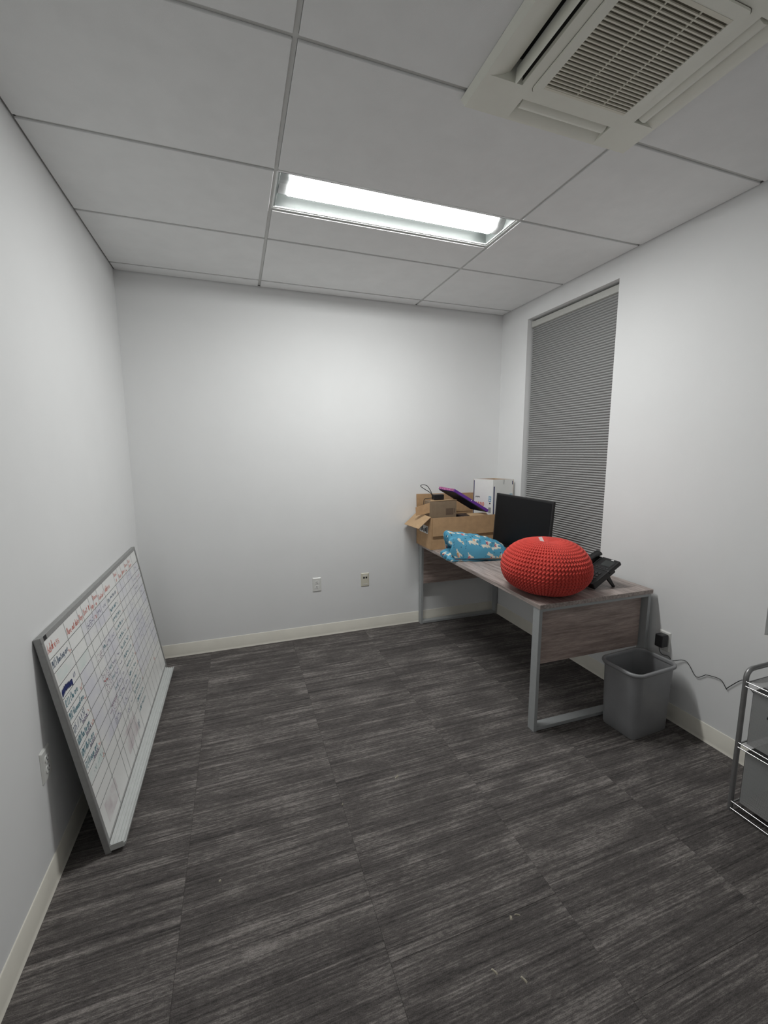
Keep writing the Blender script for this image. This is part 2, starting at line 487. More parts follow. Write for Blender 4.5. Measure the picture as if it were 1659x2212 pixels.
# ------------------------------------------------------------------ ceiling lamp
LX0, LX1, LY0, LY1 = GA+TW, GB-TW, R0-MOD*2+TW, HALF-TW
lt = thing('ceiling_lamp', 'long recessed ceiling lamp with a glowing curved white diffuser', 'lamp', ((LX0+LX1)/2, (LY0+LY1)/2, H))
lx, ly = (LX1-LX0)/2, (LY1-LY0)/2
hp = [(-ly, 0.0), (-ly+0.012, 0.0), (-ly+0.03, 0.055), (-0.10, 0.088), (0.10, 0.088), (ly-0.03, 0.055), (ly-0.012, 0.0), (ly, 0.0), (ly, 0.10), (-ly, 0.10)]
MB().prism(hp, 0, -lx, lx).build('housing', 'lampdim', lt)
for s in (-1, 1):
    e = MB()
    e.hexa([(s*lx, -ly, 0.0), (s*(lx-0.012), -ly+0.01, 0.0), (s*(lx-0.012), ly-0.01, 0.0), (s*lx, ly, 0.0),
            (s*lx, -ly, 0.095), (s*(lx-0.035), -ly+0.01, 0.088), (s*(lx-0.035), ly-0.01, 0.088), (s*lx, ly, 0.095)])
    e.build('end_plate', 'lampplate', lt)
RL, ZL = 0.094, 0.084
arc = [(RL*math.cos(a), ZL+0.9*RL*math.sin(a)) for a in [math.pi+math.pi*k/20 for k in range(21)]]
for s in (-1, 1):
    a2 = [(y*0.96, ZL+(z-ZL)*0.96) for y, z in arc]+[(RL*0.96, ZL+0.004), (-RL*0.96, ZL+0.004)]
    MB().prism(a2, 0, *sorted((s*(lx-0.062), s*(lx-0.016)))).build('lens_end_cap', 'lampend', lt)
di = MB(); xa, xb = -lx+0.062, lx-0.062                         # bright along its underside, dimmer up its flanks
for sl, nm, mt in ((arc[7:14], 'diffuser', 'emit'), (arc[:8], 'diffuser_flank', 'emitside'), (arc[13:], 'diffuser_flank', 'emitside')):
    k = len(sl)
    MB().add([(x, y, z) for x in (xa, xb) for y, z in sl], [(i, i+1, k+i+1, k+i) for i in range(k-1)]).build(nm, mt, lt, smooth=40)
for a, b, nm in (((-lx, ly-0.004, -0.004), (lx, ly+0.004, 0.002), 'trim'), ((-lx, ly-0.014, -0.002), (lx, ly-0.008, 0.003), 'trim'), ((lx-0.004, -ly, -0.004), (lx+0.004, ly, 0.002), 'trim'), ((lx-0.014, -ly, -0.002), (lx-0.008, ly, 0.003), 'trim'), ((-lx-0.004, -ly, -0.004), (-lx+0.004, ly, 0.002), 'trim'), ((-lx, -ly-0.004, -0.004), (lx, -ly+0.002, 0.002), 'trim')):
    box(nm, a, b, 'lamptrim', lt)

# ------------------------------------------------------------------ ceiling air conditioner
ax0, ax1, ay0, ay1 = AC
ZP = H-0.034                                                    # face of the panel
ac = thing('ceiling_air_conditioner', 'ivory square ceiling air conditioner with slatted grille and four flaps', 'air conditioner', ((ax0+ax1)/2, (ay0+ay1)/2, H-0.007))
ox, oy, oz = ac.location


def L(x, y, z): return (x-ox, y-oy, z-oz)


gx0, gx1, gy0, gy1 = 1.634, 2.030, -2.454, -2.052               # grille panel
vents = {'back': (1.632, 2.008, -2.018, -1.935), 'front': (1.632, 2.008, -2.571, -2.490),
         'left': (1.476, 1.598, -2.448, -2.062), 'right': (2.066, 2.158, -2.448, -2.062)}
xs = sorted({ax0, ax1, 1.476, 1.598, 1.632, 2.008, 2.066, 2.158}); ysl = sorted({ay0, ay1, -2.571, -2.490, -2.448, -2.062, -2.018, -1.935})
mb = MB()
for i in range(len(xs)-1):
    for j in range(len(ysl)-1):
        cx, cy = (xs[i]+xs[i+1])/2, (ysl[j]+ysl[j+1])/2
        if any(v[0] < cx < v[1] and v[2] < cy < v[3] for v in vents.values()): continue
        if gx0+0.02 < cx < gx1-0.02 and gy0+0.02 < cy < gy1-0.02: pass
        mb.add([L(xs[i], ysl[j], ZP), L(xs[i], ysl[j+1], ZP), L(xs[i+1], ysl[j+1], ZP), L(xs[i+1], ysl[j], ZP)], [(0, 1, 2, 3)])
b = 0.010
lo_ = [(ax0, ay0), (ax1, ay0), (ax1, ay1), (ax0, ay1)]; hi_ = [(ax0-b, ay0-b), (ax1+b, ay0-b), (ax1+b, ay1+b), (ax0-b, ay1+b)]
mb.add([L(x, y, ZP) for x, y in lo_]+[L(x, y, H-0.008) for x, y in hi_], [(i, (i+1) % 4, 4+(i+1) % 4, 4+i) for i in range(4)])


def scoop(key):
    x0, x1, y0, y1 = vents[key]
    def P(s, t, d):                                             # s: outer 0 -> inner 1, t along the vent, d depth
        if key == 'back': return L(x0+(x1-x0)*t, y1+(y0-y1)*s, ZP+d)
        if key == 'front': return L(x0+(x1-x0)*t, y0+(y1-y0)*s, ZP+d)
        if key == 'left': return L(x0+(x1-x0)*s, y0+(y1-y0)*t, ZP+d)
        return L(x1+(x0-x1)*s, y0+(y1-y0)*t, ZP+d)
    prof_ = [(k/10*0.62, 0.026*(1-math.cos(k/10*math.pi/2*1.0))) for k in range(11)]
    q = MB(); n = len(prof_)
    q.add([P(s, 0, d) for s, d in prof_]+[P(s, 1, d) for s, d in prof_], [(i, i+1, n+i+1, n+i) for i in range(n-1)])
    for t in (0, 1):                                            # end walls of the scoop
        pts = [P(s, t, d) for s, d in prof_]+[P(0.62, t, 0.07), P(1, t, 0.07), P(1, t, 0)]
        q.add(pts, [tuple(range(len(pts)))])
    q.add([P(1, 0, 0), P(1, 1, 0), P(1, 1, 0.012), P(1, 0, 0.012)], [(0, 1, 2, 3)])
    q.build('air_scoop', 'ac', ac, smooth=40)
    d = MB()
    d.add([P(1, 0, 0.012), P(1, 1, 0.012), P(1, 1, 0.07), P(1, 0, 0.07), P(0.62, 0, 0.07), P(0.62, 1, 0.07), P(0.62, 0, 0.026), P(0.62, 1, 0.026)], [(0, 1, 2, 3), (3, 2, 5, 4), (4, 5, 7, 6)])
    d.build('air_slot', 'acdark', ac)
    if key == 'left':                                           # this flap stands open
        f = [(0.725, -0.008), (0.75, -0.012), (0.785, -0.008), (0.80, 0.03), (0.76, 0.034), (0.74, 0.01)]
    else:
        f = [(0.50, 0.006), (0.56, 0.001), (0.70, -0.001), (0.86, 0.004), (0.94, 0.012), (0.90, 0.016), (0.70, 0.010), (0.52, 0.012)]
    MB().loft([[P(s, 0.025, d) for s, d in f], [P(s, 0.975, d) for s, d in f]]).build('flap', 'ac', ac, smooth=50)


mb.build('panel', 'ac', ac)
for k in vents: scoop(k)
# centre grille panel with rounded corners, its opening, slats and ribs
sx0, sx1, sy0, sy1 = 1.666, 1.998, -2.418, -2.084
cxg, cyg = (gx0+gx1)/2, (gy0+gy1)/2
out = rounded((gx1-gx0)/2, (gy1-gy0)/2, 0.022, 6); ZG = ZP-0.006
inn = []
hx, hy = (sx1-sx0)/2, (sy1-sy0)/2
for (x, y) in out:                                             # opening follows the same corners, sharp
    inn.append((max(-hx, min(hx, x*1.2)), max(-hy, min(hy, y*1.2))))
n = len(out); q = MB()
ring = lambda pts, z, cx=cxg, cy=cyg: [L(cx+a, cy+b_, z) for a, b_ in pts]
icx, icy = (sx0+sx1)/2, (sy0+sy1)/2
shr = [(a*0.985, b_*0.985) for a, b_ in out]
vs = ring(out, ZP-0.0005)+ring([(a*0.995, b_*0.995) for a, b_ in out], ZG)+ring(inn, ZG, icx, icy)+ring(inn, ZG+0.02, icx, icy)
fs = []
for r_ in range(3):
    for i in range(n): fs.append((r_*n+i, r_*n+(i+1) % n, (r_+1)*n+(i+1) % n, (r_+1)*n+i))
q.add(vs, fs); q.build('grille_panel', 'ac', ac)
gap = MB(); vs = ring([(a*1.006, b_*1.006) for a, b_ in out], ZP-0.0008)
gap.add(vs, [tuple(range(n))]); gap.build('panel_seam', 'acslot', ac)
box('grille_filter', L(sx0-0.002, sy0-0.002, ZG+0.0125), L(sx1+0.002, sy1+0.002, ZG+0.019), 'acslot', ac)
NS = 27; pit = (sy1-sy0)/NS; slat0 = None
for k in range(NS):
    y = sy0+pit*(k+0.5)
    if slat0 is None:
        slat0 = MB().hexa([(-hx, -0.0021, 0.0), (hx, -0.0021, 0.0), (hx, 0.0021, 0.0), (-hx, 0.0021, 0.0), (-hx, -0.0011, 0.010), (hx, -0.0011, 0.010), (hx, 0.0021, 0.010), (-hx, 0.0021, 0.010)]).build('slat', 'acgrille', ac); o = slat0
    else:
        o = slat0.copy(); COL.objects.link(o); o.parent = ac
    o.location = L(icx, y, ZG+0.0003)
for fx in (0.365, 0.70):
    box('rib', L(sx0+(sx1-sx0)*fx-0.0016, sy0, ZG+0.0012), L(sx0+(sx1-sx0)*fx+0.0016, sy1, ZG+0.009), 'acgrille', ac)
for y in (sy0, sy1):
    box('grille_edge', L(sx0, y-0.004, ZG-0.0008), L(sx1, y+0.004, ZG+0.006), 'acgrille', ac)
box('duct_housing', L(gx0-0.01, gy0-0.01, H+0.06), L(gx1+0.01, gy1+0.01, H+0.13), 'acdark', ac)

# ------------------------------------------------------------------ windows and pleated shades
for i, (y1, y0) in enumerate(WINS):
    wn = bpy.data.objects.new('window_%d' % (i+1), None); COL.objects.link(wn); wn.location = (W+0.10, (y0+y1)/2, WZ0); struct(wn)
    wy = (y1-y0)/2; hz = WZ1-WZ0
    f = MB().box((0.0, -wy, 0), (0.05, -wy+0.04, hz)).box((0.0, wy-0.04, 0), (0.05, wy, hz)).box((0, -wy+0.04, 0), (0.05, wy-0.04, 0.05)).box((0, -wy+0.04, hz-0.05), (0.05, wy-0.04, hz))
    f.build('frame', 'winframe', wn)
    box('pane', (0.02, -wy+0.04, 0.05), (0.026, wy-0.04, hz-0.05), 'glass', wn)
    box('sill', (-0.10, -wy, 0), (0.0, wy, 0.008), 'paper', wn)
    bl = thing('pleated_shade', 'grey pleated window shade %s' % ('lowered behind the black monitor' if i == 0 else 'at the right picture edge above the mesh cart'), 'blind', (W+0.055, (y0+y1)/2, WZ1-0.014))
    bw = wy-0.009
    hr = [(-0.022, -0.048), (-0.026, -0.030), (-0.022, -0.006), (-0.012, 0.0), (0.022, 0.0), (0.022, -0.050), (-0.012, -0.052)]
    MB().prism([(a, b_) for a, b_ in hr], 1, -bw, bw).build('head_rail', 'blindrail', bl, smooth=30)
    zz = -0.050; pts_f = []; P = 0.0174
    end = -(WZ1-0.014-WZ0-0.035)
    while zz > end:
        pts_f += [(-0.001, zz), (-0.0085, zz-P*0.20), (-0.0125, zz-P*0.45), (-0.0115, zz-P*0.62), (-0.0075, zz-P*0.82)]; zz -= P
    pts_f.append((-0.001, zz))
    back = [(-a+0.004, z) for a, z in reversed(pts_f)]
    prof_ = pts_f+back
    q = MB(); n = len(pts_f)
    q.add([(a, -bw+0.003, z) for a, z in pts_f]+[(a, bw-0.003, z) for a, z in pts_f], [(k, k+1, n+k+1, n+k) for k in range(n-1)])
    q.add([(-a+0.004, -bw+0.003, z) for a, z in pts_f]+[(-a+0.004, bw-0.003, z) for a, z in pts_f], [(k, k+1, n+k+1, n+k) for k in range(n-1)])
    q.build('pleated_fabric', 'blind', bl)
    box('bottom_rail', (-0.014, -bw, zz-0.018), (0.014, bw, zz), 'blindrail', bl, bevel=0.003)

# ------------------------------------------------------------------ wall plates
def plate(name, label, mw, mat='plate', kind='duplex'):
    """local frame: x across, y up, z out of the wall"""
    t = thing(name, label, 'outlet', mw=mw)
    hx_, hy_ = 0.036, 0.0585
    q = MB(); r0 = rounded(hx_, hy_, 0.003, 2); r1 = rounded(hx_-0.006, hy_-0.006, 0.002, 2)
    q.loft([[(a, b_, 0.0) for a, b_ in r0], [(a, b_, 0.0015) for a, b_ in r0], [(a, b_, 0.0065) for a, b_ in r1]])
    q.build('cover_plate', mat, t)
    if kind == 'duplex':
        for s in (-1, 1):
            q = MB(); pr_ = [(0.0165*math.cos(a), max(-0.0135, min(0.0135, 0.0165*math.sin(a)))) for a in [2*math.pi*k/24 for k in range(24)]]
            q.loft([[(a, b_+s*0.0195, 0.0062) for a, b_ in pr_], [(a*0.96, b_*0.96+s*0.0195, 0.0085) for a, b_ in pr_]])
            rc = q.build('receptacle', 'paper', t)
            for hx2, hy2, wx, wy_ in ((-0.0065, 0.004, 0.0015, 0.0045), (0.0065, 0.004, 0.0013, 0.0036), (0, -0.007, 0.0026, 0.0026)):
                box('slot', (hx2-wx, s*0.0195+hy2-wy_, 0.0080), (hx2+wx, s*0.0195+hy2+wy_, 0.0089), 'hole', rc)
        q = MB(); q.loft([[(0.0032*math.cos(a), 0.0032*math.sin(a), z) for a in [2*math.pi*k/10 for k in range(10)]] for z in (0.006, 0.0078)])
        q.build('screw', 'silver', t)
    else:
        box('jack_insert', (-0.0215, -0.045, 0.006), (0.0215, 0.045, 0.0078), mat, t, bevel=0.001)
        for s in (-1, 1): box('jack_port', (s*0.0105-0.0072, 0.012, 0.0073), (s*0.0105+0.0072, 0.0265, 0.0086), 'navy' if False else 'hole', t)
        for s in (-1, 1): box('blank_port', (s*0.0105-0.007, -0.014, 0.0073), (s*0.0105+0.007, 0.0, 0.0083), mat, t)
        box('label_slot', (-0.019, -0.040, 0.0073), (0.019, -0.034, 0.0081), 'plate', t); box('label_slot', (-0.019, 0.034, 0.0073), (0.019, 0.040, 0.0081), 'plate', t)
    return t


def frame_mw(o, x, y, z): return Matrix(((x[0], y[0], z[0], o[0]), (x[1], y[1], z[1], o[1]), (x[2], y[2], z[2], o[2]), (0, 0, 0, 1)))


plate('wall_outlet', 'white duplex wall outlet low on the bare back wall', frame_mw((1.264, 0, 0.443), (1, 0, 0), (0, 0, 1), (0, -1, 0)))
plate('data_jack_plate', 'ivory wall plate with two black data jacks on back wall', frame_mw((1.675, 0, 0.442), (1, 0, 0), (0, 0, 1), (0, -1, 0)), 'plateivory', 'jack')
plate('wall_outlet', 'white duplex outlet on left wall behind the leaning whiteboard', frame_mw((0, -1.683, 0.443), (0, 1, 0), (0, 0, 1), (1, 0, 0)))
plate('wall_outlet', 'white outlet on right wall behind the plugged-in black adapter', frame_mw((W, -1.706, 0.443), (0, -1, 0), (0, 0, 1), (-1, 0, 0)))

# ------------------------------------------------------------------ whiteboard leaning on the left wall
bwid, bhei, rho = 1.43, 0.836, 0.006
th = math.asin((0.1502-0.022)/bhei)
a0 = Vector((0, 1, 0)); b0 = Vector((-math.sin(th), 0, math.cos(th)))
av = a0*math.cos(rho)+b0*math.sin(rho); bv = b0*math.cos(rho)-a0*math.sin(rho); nv = av.cross(bv)
wb = thing('whiteboard', 'large framed whiteboard with handwritten grid leaning on the left wall', 'whiteboard', mw=frame_mw((0.1502, -1.64, 0.045), av, bv, nv))
FL, FT, FB = 0.020, 0.022, 0.044
box('backing', (-0.004, -0.02, -0.016), (bwid+0.004, bhei+0.004, -0.002), 'deskmetal', wb)
box('writing_surface', (0, -0.01, -0.002), (bwid, bhei, 0.0), 'board', wb)
def rail(pts): MB().hexa(pts).build('frame_rail', 'alum', wb, bevel=0.003, seg=3)
z0, z1 = -0.018, 0.004
for (x0_, y0_, x1_, y1_) in ((-FL, -FB, 0, bhei+FT), (bwid, -FB, bwid+FL, bhei+FT), (0, bhei, bwid, bhei+FT), (0, -FB, bwid, 0)):
    rail([(x0_, y0_, z0), (x1_, y0_, z0), (x1_, y1_, z0), (x0_, y1_, z0), (x0_, y0_, z1), (x1_, y0_, z1), (x1_, y1_, z1), (x0_, y1_, z1)])
tp = [(0.004, -0.004)]
for k in range(25):                                            # ribbed pen tray
    s = k/24; tp.append((0.004+0.050*s, -0.006-0.016*math.sin(s*math.pi*0.55)+0.0024*math.sin(s*math.pi*9)))
tp += [(0.056, -0.016), (0.058, -0.017), (0.057, -0.027)]
tp += [(0.004+0.050*(1-k/8), -0.030-0.003*math.sin(k/8*math.pi)) for k in range(9)]
MB().loft([[(u, b_, a_) for a_, b_ in tp] for u in (-0.018, 1.392)]).build('pen_tray', 'trayalum', wb, smooth=50)
box('tray_end_cap', (-0.020, -0.034, 0.003), (-0.0165, -0.010, 0.050), 'trayalum', wb)
box('corner_cap', (-FL-0.001, bhei+0.001, 0.002), (-0.001, bhei+FT+0.001, 0.0052), 'alum', wb, bevel=0.002)
box('maker_badge', (0.004, bhei+0.003, 0.004), (0.026, bhei+0.019, 0.0046), 'hole', wb)
g = MB(); RV = [0.763-0.0523*k for k in range(13)]
CU = [0.183, 0.325, 0.377, 0.476, 0.527, 0.595, 0.696, 0.896, 0.972, 1.045, 1.127, 1.210, 1.308]
for v in RV: g.add([(0, v-0.0011, 0.0004), (bwid, v-0.0011, 0.0004), (bwid, v+0.0011, 0.0004), (0, v+0.0011, 0.0004)], [(0, 1, 2, 3)])
g.build('grid_rows', 'gridink', wb)
g = MB()
for u in CU: g.add([(u-0.0009, 0.0, 0.0004), (u+0.0009, 0.0, 0.0004), (u+0.0009, bhei, 0.0004), (u-0.0009, bhei, 0.0004)], [(0, 1, 2, 3)])
g.build('grid_columns', 'gridink', wb)


def patch(nm, u0, v0, u1, v1, mat): MB().add([(u0, v0, 0.0002), (u1, v0, 0.0002), (u1, v1, 0.0002), (u0, v1, 0.0002)], [(0, 1, 2, 3)]).build(nm, mat, wb)


patch('wiped_smudge', 0.02, 0.665, 0.175, 0.705, 'smteal'); patch('wiped_smudge', 0.01, 0.245, 0.175, 0.285, 'smteal')
patch('wiped_smudge', 0.19, 0.615, 0.32, 0.66, 'smteal')
patch('wiped_smudge', 0.05, 0.03, 0.20, 0.115, 'smgrey'); patch('wiped_smudge', 0.42, 0.05, 0.62, 0.16, 'smgrey')
patch('lilac_tint_patch', 0.186, 0.24, 0.69, 0.61, 'tintlilac'); patch('lilac_tint_patch', 0.90, 0.20, 1.42, 0.76, 'tintlilac'); patch('lilac_tint_patch', 0.33, 0.665, 0.69, 0.76, 'tintlilac')  # lilac tint laid over some of the columns
ink = {k: MB() for k in ('ired', 'iteal', 'iblue', 'idark', 'ipurple', 'imag', 'ilight')}
Z = 0.0008


O_ = [(.3+.28*math.cos(t), .25+.25*math.sin(t)) for t in [2*math.pi*k/9+1 for k in range(10)]]
GL = {'A': [[(0, 0), (.3, 1), (.6, 0)], [(.12, .38), (.5, .38)]], 'B': [[(.05, 0), (.05, 1), (.45, .9), (.45, .6), (.05, .52), (.55, .4), (.5, .08), (.05, 0)]], 'C': [[(.58, .85), (.3, 1), (.03, .6), (.1, .1), (.35, 0), (.58, .15)]],
      'D': [[(.05, 0), (.05, 1), (.45, .85), (.58, .45), (.4, .05), (.05, 0)]], 'E': [[(.5, 1), (.05, 1), (.05, 0), (.5, 0)], [(.05, .5), (.42, .5)]], 'G': [[(.55, .85), (.3, 1), (.03, .55), (.2, 0), (.55, .15), (.55, .45), (.32, .45)]], 'H': [[(.05, 0), (.05, 1)], [(.55, 0), (.55, 1)], [(.05, .5), (.55, .5)]],
      'K': [[(.05, 0), (.05, 1)], [(.55, 1), (.05, .45), (.58, 0)]], 'M': [[(0, 0), (.08, 1), (.32, .35), (.58, 1), (.66, 0)]], 'N': [[(.04, 0), (.06, 1), (.54, 0), (.56, 1)]], 'O': [[(.3+.3*math.cos(t), .5+.5*math.sin(t)) for t in [2*math.pi*k/10 for k in range(11)]]],
      'S': [[(.52, .88), (.28, 1), (.05, .78), (.5, .4), (.42, .05), (.05, .1)]], 'T': [[(0, 1), (.6, 1)], [(.3, 1), (.3, 0)]], 'U': [[(.04, 1), (.06, .2), (.3, 0), (.52, .2), (.55, 1)]], 'W': [[(0, 1), (.16, 0), (.33, .65), (.5, 0), (.68, 1)]], 'Z': [[(.03, 1), (.55, 1), (.03, 0), (.56, 0)]],
      'a': [O_, [(.58, .5), (.58, 0)]], 'b': [[(.05, 1), (.05, 0)], O_], 'c': [[(.5, .45), (.25, .5), (.05, .25), (.25, 0), (.5, .06)]], 'd': [O_, [(.58, 1), (.58, 0)]], 'e': [[(.05, .26), (.52, .3), (.4, .5), (.12, .45), (.05, .2), (.25, 0), (.52, .08)]], 'g': [O_, [(.58, .5), (.55, -.3), (.15, -.35)]],
      'h': [[(.05, 1), (.05, 0)], [(.05, .35), (.3, .5), (.48, .35), (.5, 0)]], 'i': [[(.1, .5), (.1, 0)], [(.1, .72), (.12, .66)]], 'k': [[(.05, 1), (.05, 0)], [(.45, .5), (.05, .22), (.48, 0)]], 'l': [[(.1, 1), (.1, 0)]], 'm': [[(.03, .5), (.03, 0)], [(.03, .35), (.2, .5), (.3, .35), (.3, 0)], [(.3, .35), (.48, .5), (.58, .35), (.58, 0)]],
      'n': [[(.05, .5), (.05, 0)], [(.05, .33), (.3, .5), (.48, .35), (.5, 0)]], 'o': [O_], 'r': [[(.08, .5), (.08, 0)], [(.08, .3), (.25, .48), (.45, .46)]], 's': [[(.45, .45), (.2, .5), (.1, .36), (.42, .2), (.36, .02), (.06, .04)]], 't': [[(.22, .85), (.22, .06), (.42, .02)], [(.02, .55), (.44, .55)]],
      'u': [[(.05, .5), (.08, .1), (.3, 0), (.48, .15)], [(.5, .5), (.52, 0)]], 'v': [[(.02, .5), (.26, 0), (.5, .5)]], 'w': [[(0, .5), (.14, 0), (.3, .4), (.46, 0), (.6, .5)]], 'y': [[(.03, .5), (.28, .05)], [(.54, .5), (.12, -.35)]], '#': [[(.2, 0), (.28, .9)], [(.44, 0), (.52, .9)], [(.05, .3), (.6, .3)], [(.08, .62), (.64, .62)]],
      '0': [[(.3+.26*math.cos(t), .5+.5*math.sin(t)) for t in [2*math.pi*k/10+1.5 for k in range(11)]]], '1': [[(.15, .8), (.28, 1), (.28, 0)]], '2': [[(.05, .8), (.3, 1), (.5, .75), (.05, 0), (.56, .02)]], '3': [[(.06, .9), (.35, 1), (.46, .75), (.2, .52), (.5, .3), (.35, 0), (.04, .08)]], '4': [[(.1, 1), (.05, .45), (.55, .45)], [(.42, .95), (.42, 0)]],
      '5': [[(.52, 1), (.12, 1), (.08, .55), (.4, .58), (.5, .25), (.3, 0), (.04, .08)]], '6': [[(.45, 1), (.1, .5), (.1, .15), (.35, 0), (.5, .25), (.3, .48), (.08, .28)]], '7': [[(.04, 1), (.55, 1), (.2, 0)]], '8': [[(.3, .52), (.08, .75), (.3, 1), (.5, .75), (.3, .52), (.04, .25), (.3, 0), (.54, .25), (.3, .52)]], '9': [[(.5, .7), (.25, .5), (.08, .75), (.3, 1), (.5, .8), (.44, 0)]]}


def wr(k, txt, u, v, size, width=None, skew=0.0, w=0.0023):
    """marker handwriting, one ribbon per pen stroke"""
    adv = [0.45 if c == ' ' else (0.40 if c in 'il' else 0.58 if c == '1' else 0.95 if c in 'MNWOGHm' else 0.80) for c in txt]
    size = size*0.80; kx = (width/sum(adv)) if width else size*0.75
    x = 0.0
    for c, ad in zip(txt, adv):
        jx, jy, jr = random.uniform(-.05, .05), random.uniform(-.06, .06), random.uniform(-.08, .12)
        for st in GL.get(c, []):
            P = [(p[0]+jx+(0.15+jr)*p[1], p[1]+jy) for p in st]
            ribbon(ink[k], [(u+(x+px)*kx, v+py*size+skew*(x+px)*kx) for px, py in P], w, Z)
        x += ad


for txt, u, v, s, w in (('Address', 0.010, 0.787, 0.040, 0.104), ('Move out date', 0.190, 0.778, 0.034, 0.132), ('Keys', 0.332, 0.780, 0.032, 0.042), ('Unit #', 0.386, 0.782, 0.034, 0.078),
                        ('Age', 0.482, 0.776, 0.030, 0.038), ('Down', 0.531, 0.802, 0.028, 0.058), ('in', 0.545, 0.772, 0.026, None), ('Contact', 0.602, 0.778, 0.030, 0.086), ('Address', 0.706, 0.782, 0.034, 0.092),
                        ('Unit', 0.902, 0.804, 0.026, 0.056), ('#', 0.918, 0.772, 0.026, None), ('Keys', 0.980, 0.774, 0.028, 0.050), ('Dates', 1.052, 0.778, 0.028, 0.062), ('Down', 1.134, 0.796, 0.026, 0.062), ('in', 1.140, 0.770, 0.022, None), ('Out', 1.218, 0.800, 0.026, 0.05), ('Date', 1.222, 0.772, 0.024, 0.06)):
    wr('ired', txt, u, v, s, w)
rv = lambda k: 0.763-0.0523*(k+1)
for k, txt, w, c in ((0, '1425 Bunting ave', 0.150, 'iblue'), (3, '1222 Elm ave', 0.128, 'iteal'), (4, '1412 Glenwood ave', 0.152, 'iteal'), (5, '125 N 1st ST', 0.125, 'iblue'), (6, '1600 Martin ave', 0.135, 'iteal'), (7, '1041 White ave', 0.140, 'iteal'), (8, '721 Hogan ave', 0.138, 'iteal')):
    wr(c, txt, 0.008, rv(k)+0.015, 0.034, w, 0.03)
for k in (5, 6, 7, 8): wr('ipurple', 'DACOZK', 0.088, rv(k)+0.003, 0.014, 0.058, 0.0, 0.0019)
for a in range(3):
    pts = [(0.012+0.0017*i, rv(2)+0.018+0.006*math.sin(i*0.07)+(0.013 if i % 2 else -0.013)*random.uniform(0.5, 1)) for i in range(60)]
    ribbon(ink['idark'], pts, 0.0032, Z+0.0001*a)
pts = [(0.132+0.0014*i, rv(2)+0.028+(0.008 if i % 2 else -0.008)) for i in range(14)]; ribbon(ink['idark'], pts, 0.003, Z)
for k in range(10):
    if k in (1, 2): continue
    squiggle(ink['ired'], 0.155, 0.180, rv(k)+0.012, 0.020, 0.0018, step=0.008, gap=0.1)
squiggle(ink['ilight'], 0.06, 0.17, rv(9)+0.026, 0.02, 0.0018)
for k in range(13):                                            # second address column, too small to read
    for q_ in range(2): squiggle(ink['iteal' if k > 0 else 'iblue'], 0.706, 0.79 if q_ == 0 else 0.86, rv(k)+0.024, 0.022, 0.0022, gap=0.14)
    if k < 11: squiggle(ink['ired'], 0.878, 0.893, rv(k)+0.01, 0.016, 0.0016, gap=0.05)
for k in (0, 3, 5, 6, 7, 8, 9, 10):
    squiggle(ink['ipurple'], 0.536, 0.588, rv(k)+0.022, 0.022, 0.0024, step=0.012, gap=0.03)
    squiggle(ink['ipurple'], 0.620, 0.665, rv(k)+0.024, 0.018, 0.0020, step=0.010, gap=0.05)
for k in (3, 5, 6, 7, 8): squiggle(ink['iteal'], 0.482, 0.522, rv(k)+0.026, 0.022, 0.0022, gap=0.05)
for k, c in ((0, 'ipurple'), (3, 'imag'), (5, 'imag'), (6, 'imag'), (8, 'imag'), (9, 'ipurple')):
    for d in range(4 if k in (5, 6, 8) else 3): squiggle(ink[c], 0.384, 0.468, rv(k)+0.009+d*0.011, 0.009, 0.0018, step=0.006, gap=0.2)
squiggle(ink['ired'], 0.384, 0.43, rv(5)+0.010, 0.016, 0.003, gap=0.02); squiggle(ink['ired'], 0.482, 0.520, rv(0)+0.02, 0.02, 0.0022, gap=0.05)
ribbon(ink['imag'], [(0.380, rv(8)+0.046), (0.474, rv(8)+0.046)], 0.003, Z); ribbon(ink['imag'], [(0.345, rv(8)+0.030), (0.378, rv(8)+0.034)], 0.003, Z)
for u0, u1 in ((1.062, 1.12), (1.14, 1.20), (1.22, 1.30), (1.32, 1.40)):
    for k in range(8):
        if random.random() < 0.6: squiggle(ink['ipurple'], u0, u0+(u1-u0)*random.uniform(.5, 1), rv(k)+0.026, 0.018, 0.0014, gap=0.15)
squiggle(ink['ired'], 1.32, 1.40, rv(1)+0.02, 0.014, 0.0016); squiggle(ink['ired'], 1.20, 1.24, rv(11)+0.02, 0.03, 0.0018)
squiggle(ink['iblue'], 0.62, 0.66, 0.07, 0.05, 0.002, gap=0.05)
for k, nm in (('ired', 'red_handwriting'), ('iteal', 'teal_handwriting'), ('iblue', 'slate_handwriting'), ('idark', 'blue_scribble'), ('ipurple', 'purple_handwriting'), ('imag', 'plum_handwriting'), ('ilight', 'faded_handwriting')):
    o = ink[k].build(nm, k, wb); o['kind'] = 'stuff'

